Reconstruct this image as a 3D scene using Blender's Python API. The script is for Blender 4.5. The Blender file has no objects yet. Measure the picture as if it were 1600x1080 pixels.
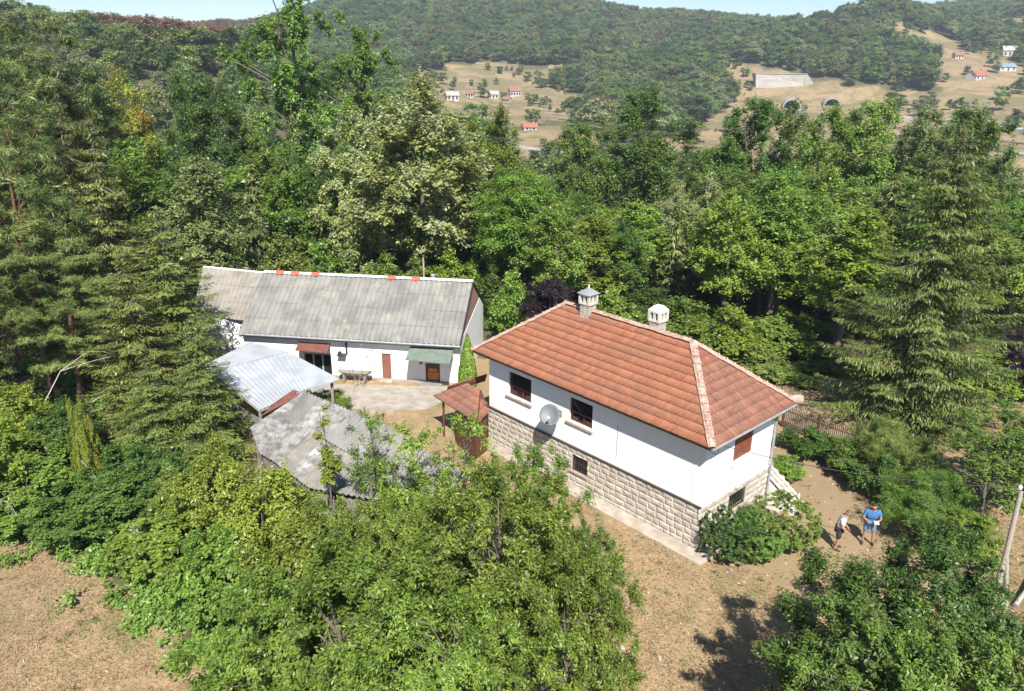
import bpy, math, random
import numpy as np
from mathutils import Matrix, Vector, Euler

# ------------------------------------------------------------------ camera, light
SC = bpy.context.scene
COL = SC.collection
F_PX, PITCH, ROLL, CAM_H = 1200.0, math.radians(20.178), math.radians(0.499), 16.823
cam_d = bpy.data.cameras.new('camera'); cam = bpy.data.objects.new('camera', cam_d); COL.objects.link(cam)
cam_d.sensor_width = 36; cam_d.lens = F_PX / 1600 * 36; cam_d.clip_end = 6000; cam_d.clip_start = .1
_cp, _sp, _cr, _sr = math.cos(PITCH), math.sin(PITCH), math.cos(ROLL), math.sin(ROLL)
_R = Vector((1, 0, 0)); _U = Vector((0, _sp, _cp)); _F = Vector((0, _cp, -_sp))
_r2 = _R * _cr + _U * _sr; _u2 = _U * _cr - _R * _sr
cam.matrix_world = Matrix(((_r2.x, _u2.x, -_F.x, 0), (_r2.y, _u2.y, -_F.y, 0), (_r2.z, _u2.z, -_F.z, CAM_H), (0, 0, 0, 1)))
SC.camera = cam

SUN = Vector((0.09, -0.655, 0.75)).normalized()
w = bpy.data.worlds.new('World'); SC.world = w; w.use_nodes = True
nt = w.node_tree; nt.nodes.clear()
sky = nt.nodes.new('ShaderNodeTexSky'); sky.sky_type = 'NISHITA'; sky.sun_disc = False
sky.sun_elevation = math.asin(SUN.z); sky.sun_rotation = math.atan2(SUN.x, SUN.y)
sky.altitude = 300; sky.air_density = .85; sky.dust_density = .05; sky.ozone_density = 2.6
bg = nt.nodes.new('ShaderNodeBackground'); bg.inputs[1].default_value = 0.085
wo = nt.nodes.new('ShaderNodeOutputWorld')
nt.links.new(sky.outputs[0], bg.inputs[0]); nt.links.new(bg.outputs[0], wo.inputs[0])
sd = bpy.data.lights.new('sun', 'SUN'); sd.energy = 5.0; sd.angle = math.radians(.55); sd.color = (1, .955, .88)
so = bpy.data.objects.new('sun', sd); COL.objects.link(so); so.rotation_euler = SUN.to_track_quat('Z', 'Y').to_euler(); so.location = SUN * 120
SC.view_settings.view_transform = 'Standard'; SC.view_settings.look = 'None'
SC.view_settings.exposure = 0.86; SC.view_settings.gamma = 1
HAZE_D = 0.0003
SC.cycles.max_bounces = 5; SC.cycles.diffuse_bounces = 3; SC.cycles.glossy_bounces = 2
SC.cycles.transmission_bounces = 3; SC.cycles.volume_bounces = 0; SC.cycles.transparent_max_bounces = 4
SC.cycles.caustics_reflective = False; SC.cycles.caustics_refractive = False
SC.cycles.use_adaptive_sampling = True

# ------------------------------------------------------------------ helpers
def ray(px, py):
    dx, dy = px - 800, py - 540
    a = dx * _cr + dy * _sr; b = -dx * _sr + dy * _cr
    return Vector((a / F_PX, _cp - (b / F_PX) * _sp, -_sp - (b / F_PX) * _cp))
def at(px, py, z=0.0):
    d = ray(px, py); return Vector((0, 0, CAM_H)) + d * ((z - CAM_H) / d.z)
def proj(x, y, z):
    z = z - CAM_H
    fw = y * _cp - z * _sp; up = y * _sp + z * _cp
    a = F_PX * x / fw; b = -F_PX * up / fw
    return 800 + a * _cr - b * _sr, 540 + a * _sr + b * _cr

def tag(o, label=None, cat=None, group=None, kind=None):
    if label: o['label'] = label
    if cat: o['category'] = cat
    if group: o['group'] = group
    if kind: o['kind'] = kind
    return o
def empty(name, loc, rz=0, label=None, cat=None, group=None):
    o = bpy.data.objects.new(name, None); COL.objects.link(o); o.location = loc; o.rotation_euler = (0, 0, rz)
    o.empty_display_size = .3
    return tag(o, label, cat, group)
def link(name, me, parent=None):
    o = bpy.data.objects.new(name, me); COL.objects.link(o)
    if parent: o.parent = parent
    return o
def copy_tree(o, parent=None):
    c = o.copy(); COL.objects.link(c); c.parent = parent
    for ch in list(o.children): copy_tree(ch, c)
    return c

def np_mesh(name, V, Q, mats=(), midx=None, tint=None, smooth=False):
    me = bpy.data.meshes.new(name)
    V = np.asarray(V, np.float32); Q = np.asarray(Q, np.int32); k = Q.shape[1]
    me.vertices.add(len(V)); me.vertices.foreach_set('co', V.ravel())
    me.loops.add(Q.size); me.loops.foreach_set('vertex_index', Q.ravel())
    me.polygons.add(len(Q)); me.polygons.foreach_set('loop_start', np.arange(len(Q), dtype=np.int32) * k)
    if midx is not None: me.polygons.foreach_set('material_index', np.asarray(midx, np.int32))
    for m in mats: me.materials.append(m)
    if smooth: me.polygons.foreach_set('use_smooth', np.ones(len(Q), bool))
    me.update(calc_edges=True)
    if tint is not None:
        at_ = me.attributes.new('tint', 'FLOAT', 'FACE'); at_.data.foreach_set('value', np.asarray(tint, np.float32))
    return me

class MB:
    def __init__(s): s.v = []; s.f = []; s.m = []; s.sm = []
    def add(s, vs, fs, mi=0, smooth=False):
        b = len(s.v); s.v += [tuple(v) for v in vs]
        for f in fs: s.f.append(tuple(b + i for i in f)); s.m.append(mi); s.sm.append(smooth)
        return s
    def box(s, x0, x1, y0, y1, z0, z1, mi=0, mat=None, bev=0):
        if bev:
            x0_, x1_, y0_, y1_, z0_, z1_ = x0, x1, y0, y1, z0, z1
            vs = []
            for z in (z0, z1):
                for (x, y) in ((x0 + bev, y0), (x1 - bev, y0), (x1, y0 + bev), (x1, y1 - bev), (x1 - bev, y1), (x0 + bev, y1), (x0, y1 - bev), (x0, y0 + bev)): vs.append((x, y, z))
            fs = [tuple(range(7, -1, -1)), tuple(range(8, 16))] + [(i, (i + 1) % 8, 8 + (i + 1) % 8, 8 + i) for i in range(8)]
        else:
            vs = [(x, y, z) for z in (z0, z1) for (x, y) in ((x0, y0), (x1, y0), (x1, y1), (x0, y1))]
            fs = [(3, 2, 1, 0), (4, 5, 6, 7), (0, 1, 5, 4), (1, 2, 6, 5), (2, 3, 7, 6), (3, 0, 4, 7)]
        if mat is not None: vs = [mat @ Vector(v) for v in vs]
        return s.add(vs, fs, mi)
    def quad(s, a, b, c, d, mi=0): return s.add([a, b, c, d], [(0, 1, 2, 3)], mi)
    def slab(s, poly, t, mi=0):
        """polygon (ccw from above) extruded down by t"""
        n = len(poly); P = [Vector(p) for p in poly]
        vs = P + [p - Vector((0, 0, t)) for p in P]
        fs = [tuple(range(n)), tuple(range(2 * n - 1, n - 1, -1))] + [(i, n + i, n + (i + 1) % n, (i + 1) % n) for i in range(n)]
        return s.add(vs, fs, mi)
    def tube(s, pts, rad, n=8, mi=0, cap=True, smooth=True):
        pts = [Vector(p) for p in pts]
        if not hasattr(rad, '__len__'): rad = [rad] * len(pts)
        vs = []; fs = []; up = Vector((0, 0, 1)); prev = None
        for i, p in enumerate(pts):
            t = (pts[min(i + 1, len(pts) - 1)] - pts[max(i - 1, 0)]).normalized()
            if prev is None:
                a = t.orthogonal().normalized()
            else:
                a = (prev - t * prev.dot(t)); a = a.normalized() if a.length > 1e-6 else t.orthogonal().normalized()
            prev = a; b = t.cross(a)
            for k in range(n):
                an = 2 * math.pi * k / n; vs.append(p + (a * math.cos(an) + b * math.sin(an)) * rad[i])
        for i in range(len(pts) - 1):
            for k in range(n): fs.append((i * n + k, i * n + (k + 1) % n, (i + 1) * n + (k + 1) % n, (i + 1) * n + k))
        s.add(vs, fs, mi, smooth)
        if cap:
            s.add(vs[:n], [tuple(range(n - 1, -1, -1))], mi); s.add(vs[-n:], [tuple(range(n))], mi)
        return s
    def mesh(s, name, mats):
        me = bpy.data.meshes.new(name); me.from_pydata(s.v, [], s.f)
        for m in (mats if isinstance(mats, (list, tuple)) else [mats]): me.materials.append(m)
        me.polygons.foreach_set('material_index', s.m); me.polygons.foreach_set('use_smooth', s.sm); me.update()
        return me
    def build(s, name, mats, parent=None): return link(name, s.mesh(name, mats), parent)

# ------------------------------------------------------------------ materials
def nd(nt, t, **kw):
    n = nt.nodes.new(t)
    for k, v in kw.items():
        if k in n.inputs.keys(): n.inputs[k].default_value = v
        else: setattr(n, k, v)
    return n
def newmat(name):
    m = bpy.data.materials.new(name); m.use_nodes = True; nt = m.node_tree
    p = nt.nodes['Principled BSDF']; return m, nt, p
def rgba(c): return (c[0], c[1], c[2], 1)
def mixc(nt, fac, a, b):
    n = nt.nodes.new('ShaderNodeMix'); n.data_type = 'RGBA'
    for s, v in ((0, fac), (6, a), (7, b)):
        if isinstance(v, (int, float)): n.inputs[s].default_value = v
        elif isinstance(v, (tuple, list)): n.inputs[s].default_value = rgba(v)
        else: nt.links.new(v, n.inputs[s])
    return n.outputs[2]
def noise(nt, scale, detail=4, rough=.6, coord='Object', stretch=None, dist=0):
    tc = nt.nodes.new('ShaderNodeTexCoord'); o = tc.outputs[coord]
    if stretch:
        mp = nt.nodes.new('ShaderNodeMapping'); mp.inputs['Scale'].default_value = stretch; nt.links.new(o, mp.inputs[0]); o = mp.outputs[0]
    n = nd(nt, 'ShaderNodeTexNoise', Scale=scale, Detail=detail, Roughness=rough, Distortion=dist); nt.links.new(o, n.inputs['Vector'])
    return n.outputs[0]
def ramp(nt, src, a, b, v0=0., v1=1.):
    r = nt.nodes.new('ShaderNodeMapRange'); r.inputs[1].default_value = a; r.inputs[2].default_value = b
    r.inputs[3].default_value = v0; r.inputs[4].default_value = v1; r.interpolation_type = 'SMOOTHSTEP'
    nt.links.new(src, r.inputs[0]); return r.outputs[0]
def bump(nt, p, h, strength=.5, dist=.02):
    b = nd(nt, 'ShaderNodeBump', Strength=strength, Distance=dist); nt.links.new(h, b.inputs['Height']); nt.links.new(b.outputs[0], p.inputs['Normal'])
def simple(name, c1, c2=None, c3=None, scale=3, rough=.8, metal=0, bmp=.3, bscale=30, lo=.35, hi=.65, stretch=None, lo2=.55, hi2=.75, scale2=.8, spec=.5, bdist=.01):
    m, nt, p = newmat(name); p.inputs['Roughness'].default_value = rough; p.inputs['Metallic'].default_value = metal
    p.inputs['Specular IOR Level'].default_value = spec
    c2 = c2 or tuple(x * .8 for x in c1)
    c = mixc(nt, ramp(nt, noise(nt, scale, stretch=stretch), lo, hi), c1, c2)
    if c3: c = mixc(nt, ramp(nt, noise(nt, scale2, 6, .7), lo2, hi2), c, c3)
    nt.links.new(c, p.inputs['Base Color'])
    if bmp: bump(nt, p, noise(nt, bscale, 5), bmp, bdist)
    return m
def leafmat(name, dark, light, odd=None, trans=.38, jit=.22, rough=.45):
    m, nt, p = newmat(name); L = nt.links
    if name.startswith(('leaf_', 'needle_')) and name not in ('leaf_russet', 'leaf_purple'):
        dark = (dark[0] * 1.6, dark[1] * 1.72, dark[2] * 1.45); light = (light[0] * 2.6, light[1] * 2.62, light[2] * 2.2)
    a = nd(nt, 'ShaderNodeAttribute', attribute_name='tint'); c = mixc(nt, a.outputs['Fac'], dark, light)
    if odd:
        n = noise(nt, .5, 3, coord='Object'); c = mixc(nt, ramp(nt, n, .46 if 'pale' in name else .52, .62), c, odd)
    oi = nt.nodes.new('ShaderNodeObjectInfo')
    mr = nd(nt, 'ShaderNodeMapRange'); mr.inputs[3].default_value = 1 - jit; mr.inputs[4].default_value = 1 + jit; L.new(oi.outputs['Random'], mr.inputs[0])
    ml = nt.nodes.new('ShaderNodeMath'); ml.operation = 'MULTIPLY'; ml.inputs[1].default_value = 7.31; L.new(oi.outputs['Random'], ml.inputs[0])
    fr = nt.nodes.new('ShaderNodeMath'); fr.operation = 'FRACT'; L.new(ml.outputs[0], fr.inputs[0])
    mh = nd(nt, 'ShaderNodeMapRange'); mh.inputs[3].default_value = .482; mh.inputs[4].default_value = .512; L.new(fr.outputs[0], mh.inputs[0])
    hs = nd(nt, 'ShaderNodeHueSaturation'); L.new(mh.outputs[0], hs.inputs['Hue']); L.new(mr.outputs[0], hs.inputs['Value']); L.new(c, hs.inputs['Color'])
    L.new(hs.outputs[0], p.inputs['Base Color']); p.inputs['Roughness'].default_value = rough; p.inputs['Specular IOR Level'].default_value = .5
    t = nt.nodes.new('ShaderNodeBsdfTranslucent'); L.new(hs.outputs[0], t.inputs[0])
    mx = nt.nodes.new('ShaderNodeMixShader'); mx.inputs[0].default_value = trans
    L.new(p.outputs[0], mx.inputs[1]); L.new(t.outputs[0], mx.inputs[2]); L.new(mx.outputs[0], nt.nodes['Material Output'].inputs[0])
    return m

LF = dict(
    oak=leafmat('leaf_oak', (.05, .085, .018), (.115, .17, .036)),
    dark=leafmat('leaf_dark', (.028, .055, .014), (.07, .115, .027)),
    bright=leafmat('leaf_bright', (.055, .095, .016), (.125, .18, .032)),
    yellowgreen=leafmat('leaf_yellowgreen', (.065, .095, .016), (.145, .175, .03)),
    yellow=leafmat('leaf_yellow', (.08, .11, .02), (.18, .20, .035), odd=(.34, .25, .04)),
    pale=leafmat('leaf_pale', (.095, .125, .03), (.235, .26, .11), odd=(.48, .55, .28)),
    olive=leafmat('leaf_olive', (.06, .085, .025), (.125, .155, .045)),
    grey=leafmat('leaf_greygreen', (.07, .095, .04), (.15, .18, .08)),
    apple=leafmat('leaf_fruit', (.036, .062, .012), (.15, .21, .04), trans=.42),
    blue=leafmat('leaf_bluegreen', (.034, .058, .016), (.085, .125, .03)),
    spruce=leafmat('needle_spruce', (.036, .052, .014), (.095, .115, .03), trans=.2),
    spruced=leafmat('needle_spruce_dark', (.034, .046, .013), (.088, .102, .028), trans=.2),
    pine=leafmat('needle_pine', (.040, .060, .020), (.115, .138, .046), trans=.15),
    faroak=leafmat('leaf_far_oak', (.045, .075, .022), (.12, .17, .045), jit=.4), fardark=leafmat('leaf_far_dark', (.04, .065, .024), (.10, .14, .045), jit=.4), farolive=leafmat('leaf_far_olive', (.07, .085, .03), (.16, .17, .065), jit=.35), fargrey=leafmat('leaf_far_grey', (.09, .11, .055), (.19, .20, .12), jit=.35),
    purple=leafmat('leaf_purple', (.016, .010, .015), (.07, .042, .055), trans=.1),
    red=leafmat('leaf_russet', (.17, .105, .058), (.35, .215, .125)),
    feather=leafmat('leaf_feathery', (.05, .085, .02), (.11, .155, .04), trans=.3),
)
BARK = simple('bark_grey', (.17, .14, .11), (.09, .075, .06), scale=8, bmp=.8, bscale=20, stretch=(4, 4, 1), bdist=.03)
BARKP = simple('bark_pine_red', (.20, .085, .05), (.10, .055, .04), scale=6, bmp=.8, bscale=14, bdist=.03)
DEADW = simple('dead_wood', (.46, .42, .37), (.3, .27, .24), scale=10, bmp=.3)

# ------------------------------------------------------------------ terrain
TC = np.array([-400, 0, 200, 400, 600, 800, 1000, 1200, 1340, 1450, 1600, 2000], float)   # bearings, as columns of the photograph
TD = np.array([0, 52, 80, 130, 200, 280, 350, 450, 550, 650, 800, 1000, 1300, 4000], float)
TZ = np.array([
 [0, 0, 0, 0, 0, 0, 0, 0, 0, 0, 0, 0],
 [0, 0, 0, 0, 0, 0, 0, 0, 0, 0, 0, 0],
 [-1, -1, -2, -3, -4, -5, -5, -5, -5, -5, -5, -5],
 [-3, -3, -5, -9, -12, -13, -14, -14, -14, -14, -14, -14],
 [-4, -4, -6, -10, -16, -18, -18, -18, -18, -18, -18, -18],
 [13, 13, 14, 10, -6, -18, -18, -18, -18, -18, -18, -18],
 [22, 22, 22, 17, 0, -16, -17, -17, -17, -17, -17, -17],
 [23, 23, 23, 19, 2, -11.5, -14, -13, -13, -15, -16, -16],
 [22, 22, 22, 20, 4, -5, -3, -9, -7, -4, -3, -3],
 [24, 24, 24, 24, 16, 11, 12, 20, 20, 19, 13, 10],
 [24, 24, 24, 36, 48, 42, 34, 46, 60, 38, 32, 28],
 [24, 24, 24, 50, 84, 92, 66, 52, 68, 62, 62, 60],
 [22, 22, 22, 52, 95, 104, 84, 72, 74, 96, 108, 110],
 [22, 22, 22, 52, 90, 100, 84, 72, 74, 96, 108, 110]], float)
def _sm(t): return t
def gz(x, y):
    x = np.asarray(x, float); y = np.asarray(y, float)
    d = np.hypot(x, y); c = 800 + F_PX * x / np.maximum(y, np.abs(x) * .6 + 1e-3) * 1.0
    c = np.clip(c, TC[0], TC[-1])
    i = np.clip(np.searchsorted(TC, c) - 1, 0, len(TC) - 2); j = np.clip(np.searchsorted(TD, d) - 1, 0, len(TD) - 2)
    u = (c - TC[i]) / (TC[i + 1] - TC[i]); v = np.clip((d - TD[j]) / (TD[j + 1] - TD[j]), 0, 1)
    us = u * u * (3 - 2 * u)
    z = (TZ[j, i] * (1 - us) + TZ[j, i + 1] * us) * (1 - v) + (TZ[j + 1, i] * (1 - us) + TZ[j + 1, i + 1] * us) * v
    far = np.clip((d - 60) / 200, 0, 1)
    z = z + far * (1.6 * np.sin(x * .021 + 1.3) * np.cos(y * .017) + .8 * np.sin(x * .06 + y * .045))
    z = np.where(y < 20, np.where(y < 5, 0, z), z)
    return z
def gzf(x, y): return float(gz(x, y))
def hit(px, py):
    d = ray(px, py); t = 15.0; o = Vector((0, 0, CAM_H))
    while t < 3000:
        p = o + d * t
        if p.z < gzf(p.x, p.y): break
        t *= 1.006
    return o + d * t
def inpoly(px, py, poly):
    px = np.asarray(px, float); py = np.asarray(py, float); r = np.zeros(px.shape, bool); n = len(poly)
    for i in range(n):
        x0, y0 = poly[i]; x1, y1 = poly[(i + 1) % n]
        if y0 == y1: continue
        c = ((y0 > py) != (y1 > py)) & (px < (x1 - x0) * (py - y0) / (y1 - y0) + x0)
        r ^= c
    return r
# open ground on the far slopes (outlined from where it lies on the terrain)
CLEAR = [
 [(618, 128), (700, 100), (770, 95), (900, 108), (870, 135), (950, 160), (945, 185), (880, 190), (700, 210), (625, 165)],
 [(1140, 95), (1190, 100), (1250, 112), (1330, 135), (1480, 140), (1700, 185), (1700, 345), (1300, 345), (1150, 300), (1040, 290), (1010, 240), (1020, 215), (1120, 200)],
 [(1395, 28), (1425, 48), (1500, 68), (1540, 78), (1600, 105), (1700, 110), (1700, 190), (1480, 150), (1440, 120), (1470, 95), (1420, 75)],
 [(1500, 22), (1560, 28), (1700, 30), (1700, 60), (1560, 46)],
 [(780, 205), (860, 200), (1000, 225), (1120, 240), (1120, 300), (820, 300), (770, 240)],
]
def is_clear(x, y):
    px, py = proj(x, y, gz(x, y)); px = px + 13 * np.sin(x * .043 + y * .021) + 7 * np.sin(x * .11 - y * .07 + 1); py = py + 3.5 * np.sin(x * .05 - y * .03) + 2 * np.sin(x * .13 + y * .09); r = np.zeros(np.shape(px), bool)
    for P in CLEAR: r |= inpoly(px, py, P)
    return r & (np.hypot(x, y) > 120)

def axis(lo, a, b, hi, st, g):
    mid = np.arange(a, b, st); r = [b]; s = st
    while r[-1] < hi: s *= g; r.append(r[-1] + s)
    l = [a]; s = st
    while l[-1] > lo: s *= g; l.append(l[-1] - s)
    return np.concatenate([np.array(l[1:][::-1]), mid, np.array(r)])
gx = axis(-2600, -26, 26, 2600, .4, 1.045); gy = axis(-2000, 8, 60, 3800, .4, 1.035)
X, Y = np.meshgrid(gx, gy); Zt = gz(X, Y)
rs = np.random.RandomState(4)
nearm = (np.abs(X) < 60) & (Y < 70)
Zt = Zt + np.where(nearm, .03 * np.sin(X * 1.1 + np.sin(Y * .7)) * np.cos(Y * .9), 0)
nx, ny = len(gx), len(gy); idx = np.arange(nx * ny).reshape(ny, nx)
Q = np.stack([idx[:-1, :-1], idx[:-1, 1:], idx[1:, 1:], idx[1:, :-1]], -1).reshape(-1, 4)
V = np.stack([X, Y, Zt], -1).reshape(-1, 3)
clear = is_clear(X.ravel(), Y.ravel())
D = np.hypot(X, Y).ravel()
# cover: 0 dry grass, 1 woodland floor
dryp = [(-200, 835), (0, 832), (110, 872), (210, 928), (280, 990), (350, 1060), (430, 1120), (420, 1600), (-900, 1600), (-900, 835)]
yardp = [(300, 500), (520, 545), (760, 560), (830, 640), (1060, 860), (1100, 640), (1230, 560), (1600, 560), (1800, 700), (1800, 1500), (950, 1500), (640, 800), (400, 720), (290, 600)]
PX, PY = proj(V[:, 0], np.maximum(V[:, 1], 6), V[:, 2])
cover = np.where(D > 62, np.where(clear, 0., 1.), np.where(inpoly(PX, PY, dryp) | inpoly(PX, PY, yardp), 0., .85))
cover = np.where(V[:, 1] < 12, 0.2, cover)
m, nt, p = newmat('ground_soil'); L = nt.links
a = nd(nt, 'ShaderNodeAttribute', attribute_name='cover').outputs['Fac']
dry = mixc(nt, ramp(nt, noise(nt, 1.3, 8, .7), .38, .62), (.40, .275, .155), (.23, .16, .088))
dry = mixc(nt, ramp(nt, noise(nt, 14, 6, .75), .45, .65), dry, (.52, .385, .22))
dry = mixc(nt, ramp(nt, noise(nt, 30, 4, .8), .56, .68), dry, (.14, .10, .06))
dry = mixc(nt, ramp(nt, noise(nt, .33, 6, .7), .5, .66), dry, (.19, .18, .07))
dry = mixc(nt, ramp(nt, noise(nt, .022, 6, .65), .42, .56), dry, (.30, .22, .13))
farn = noise(nt, .035, 6, .7, dist=.6)
fg_ = nt.nodes.new('ShaderNodeMath'); fg_.operation = 'MULTIPLY'; L.new(ramp(nt, farn, .44, .56), fg_.inputs[0]); fa_ = nd(nt, 'ShaderNodeAttribute', attribute_name='faraway'); L.new(fa_.outputs['Fac'], fg_.inputs[1])
dry = mixc(nt, fg_.outputs[0], dry, (.19, .165, .085))
dry = mixc(nt, ramp(nt, noise(nt, .21, 5, .7, dist=1), .56, .68), dry, (.30, .19, .12))
wood = mixc(nt, ramp(nt, noise(nt, .6, 6), .4, .65), (.085, .095, .035), (.16, .125, .075))
nn = noise(nt, 2.2, 5, .7); ad = nt.nodes.new('ShaderNodeMath'); ad.operation = 'ADD'; L.new(a, ad.inputs[0])
sb = nt.nodes.new('ShaderNodeMath'); sb.operation = 'MULTIPLY_ADD'; sb.inputs[1].default_value = 1.7; sb.inputs[2].default_value = -.85; L.new(nn, sb.inputs[0]); L.new(sb.outputs[0], ad.inputs[1])
c = mixc(nt, ramp(nt, ad.outputs[0], .35, .65), dry, wood)
L.new(c, p.inputs['Base Color']); p.inputs['Roughness'].default_value = .95; p.inputs['Specular IOR Level'].default_value = .1
bump(nt, p, noise(nt, 9, 8, .75), 1.0, .06)
GROUND = m
farm = np.clip((D - 150) / 60, 0, 1)
gm = np_mesh('ground', V, Q, [m], smooth=True)
ca = gm.attributes.new('cover', 'FLOAT', 'POINT'); ca.data.foreach_set('value', cover.astype(np.float32)); ca = gm.attributes.new('faraway', 'FLOAT', 'POINT'); ca.data.foreach_set('value', farm.astype(np.float32))
tag(link('ground', gm), 'dry tan ground and wooded slopes', None, None, 'structure')

# ------------------------------------------------------------------ foliage builders
def unit(v): return v / np.maximum(np.linalg.norm(v, axis=-1, keepdims=True), 1e-6)
def rdir(rng, n): return unit(rng.normal(size=(n, 3)))
def leaves(rng, P, N, size, asp=.5, fold=.12, T=None):
    n = len(P); N = unit(N)
    if T is None: T = rdir(rng, n)
    T = unit(T - N * (T * N).sum(1, keepdims=True)); Bv = np.cross(N, T)
    s = (size * rng.uniform(.5, 1.45, n))[:, None]
    V = np.stack([P - T * s * .5, P + Bv * s * asp * .5 + N * s * fold, P + T * s * .5, P - Bv * s * asp * .5 + N * s * fold], 1).reshape(-1, 3)
    return V, np.arange(4 * n).reshape(n, 4)
def crown_clumps(rng, n, rx, rz, zc, lo=.35, flat=.7, asym=.18):
    d = rdir(rng, n); r = rng.uniform(lo ** 2, 1, n) ** .5
    c = d * r[:, None]; c[:, 2] = np.where(c[:, 2] < 0, c[:, 2] * flat, c[:, 2])
    az = np.arctan2(d[:, 1], d[:, 0]); k = 1 + asym * (np.sin(az * 2 + rng.uniform(0, 6)) + .6 * np.sin(az * 3 + rng.uniform(0, 6)))
    c[:, 0] *= rx * k; c[:, 1] *= rx * k; c[:, 2] = zc + c[:, 2] * rz
    return c
def clump_leaves(rng, C, nl, cr, size, asp=.5, up=.9, flat=.8, rad=.4, fold=.12, droop=0, nt_=16, spread=.10):
    """leaves set along short twigs that radiate from each clump"""
    n = len(C); ct = rng.uniform(0, 1, n); ctr = C.mean(0) - np.array([0, 0, .15 * np.ptp(C[:, 2])])
    out = unit(C - ctr)
    cnt = rng.poisson(nl * (cr / cr.mean()) ** 2); ix = np.repeat(np.arange(n), cnt); m_ = len(ix)
    td = unit(rng.normal(size=(n, nt_, 3)) + .75 * out[:, None, :] + np.array([0, 0, .3])); tl = rng.uniform(.55, 1.25, (n, nt_)); tt = rng.uniform(0, 1, (n, nt_))
    k = rng.randint(0, nt_, m_); s_ = rng.uniform(.05, 1, m_) ** .7
    d = td[ix, k]; r_ = (cr[ix] * s_ * tl[ix, k])[:, None]
    P = C[ix] + d * r_ * np.array([1, 1, flat]) + rng.normal(size=(m_, 3)) * (cr[ix] * spread * (.5 + s_))[:, None]
    P[:, 2] -= droop * r_[:, 0] ** 2
    N = d * .25 + out[ix] * .2 + np.array([0, 0, up]) + rng.normal(size=(m_, 3)) * .42
    V, Q = leaves(rng, P, N, size, asp, fold, d + rng.normal(size=(m_, 3)) * .7)
    return V, Q, np.clip(.28 * ct[ix] + .27 * tt[ix, k] + .45 * rng.uniform(0, 1, m_), 0, 1) ** 1.15
def trunk_mesh(rng, H, zc, r0, C, nl, mat, lean=.3, forks=1):
    mb = MB(); top = Vector((rng.uniform(-lean, lean), rng.uniform(-lean, lean), zc + (H - zc) * .45))
    pts = [Vector((0, 0, -.25))]
    for k in range(1, 6):
        t = k / 5; pts.append(Vector((top.x * t + rng.uniform(-.1, .1) * r0 * 4, top.y * t + rng.uniform(-.1, .1) * r0 * 4, top.z * t)))
    mb.tube(pts, [r0 * 1.35, r0, r0 * .85, r0 * .68, r0 * .5, r0 * .2], 7)
    sel = rng.permutation(len(C))[:nl]
    for s in sel:
        e = Vector(C[s]); z0 = min(max(e.z - rng.uniform(.15, .45) * H * .5, zc * .45), top.z * .95); t = z0 / top.z
        k = min(int(t * 5), 4); a_ = pts[k].lerp(pts[k + 1], t * 5 - k)
        mid = a_.lerp(e, .5) + Vector((rng.uniform(-.3, .3), rng.uniform(-.3, .3), rng.uniform(.0, .5)))
        rr = r0 * .42 * (1 - t * .5)
        mb.tube([a_, mid, e], [rr, rr * .6, rr * .18], 5, cap=False)
    return mb.mesh('trunk', mat)
PROTO = {}
def broad(key, seed, H=10., W=7., ncl=70, nl=160, leaf=.2, base=.25, cr=.18, asp=.5, bark=None, limbs=14, lo=.35, flat=.8, r0=None, up=.9, rad=.4, droop=0, asym=.18, cflat=.7):
    rng = np.random.RandomState(seed); zb = H * base; zc = (H + zb) / 2; rz = (H - zb) / 2
    crr = cr * W * rng.uniform(.6, 1.25, ncl)
    C = crown_clumps(rng, ncl, W / 2 - cr * W * .6, rz - cr * W * .4, zc, lo, cflat, asym)
    V, Q, t = clump_leaves(rng, C, nl, crr, leaf, asp, up, flat, rad, droop=droop)
    cm = np_mesh('crown', V, Q, [LF['oak']], tint=t)
    tm = trunk_mesh(rng, H, zc * .9, r0 or H * .018, C, limbs, bark or BARK)
    PROTO[key] = (tm, cm, H, W)
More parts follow.
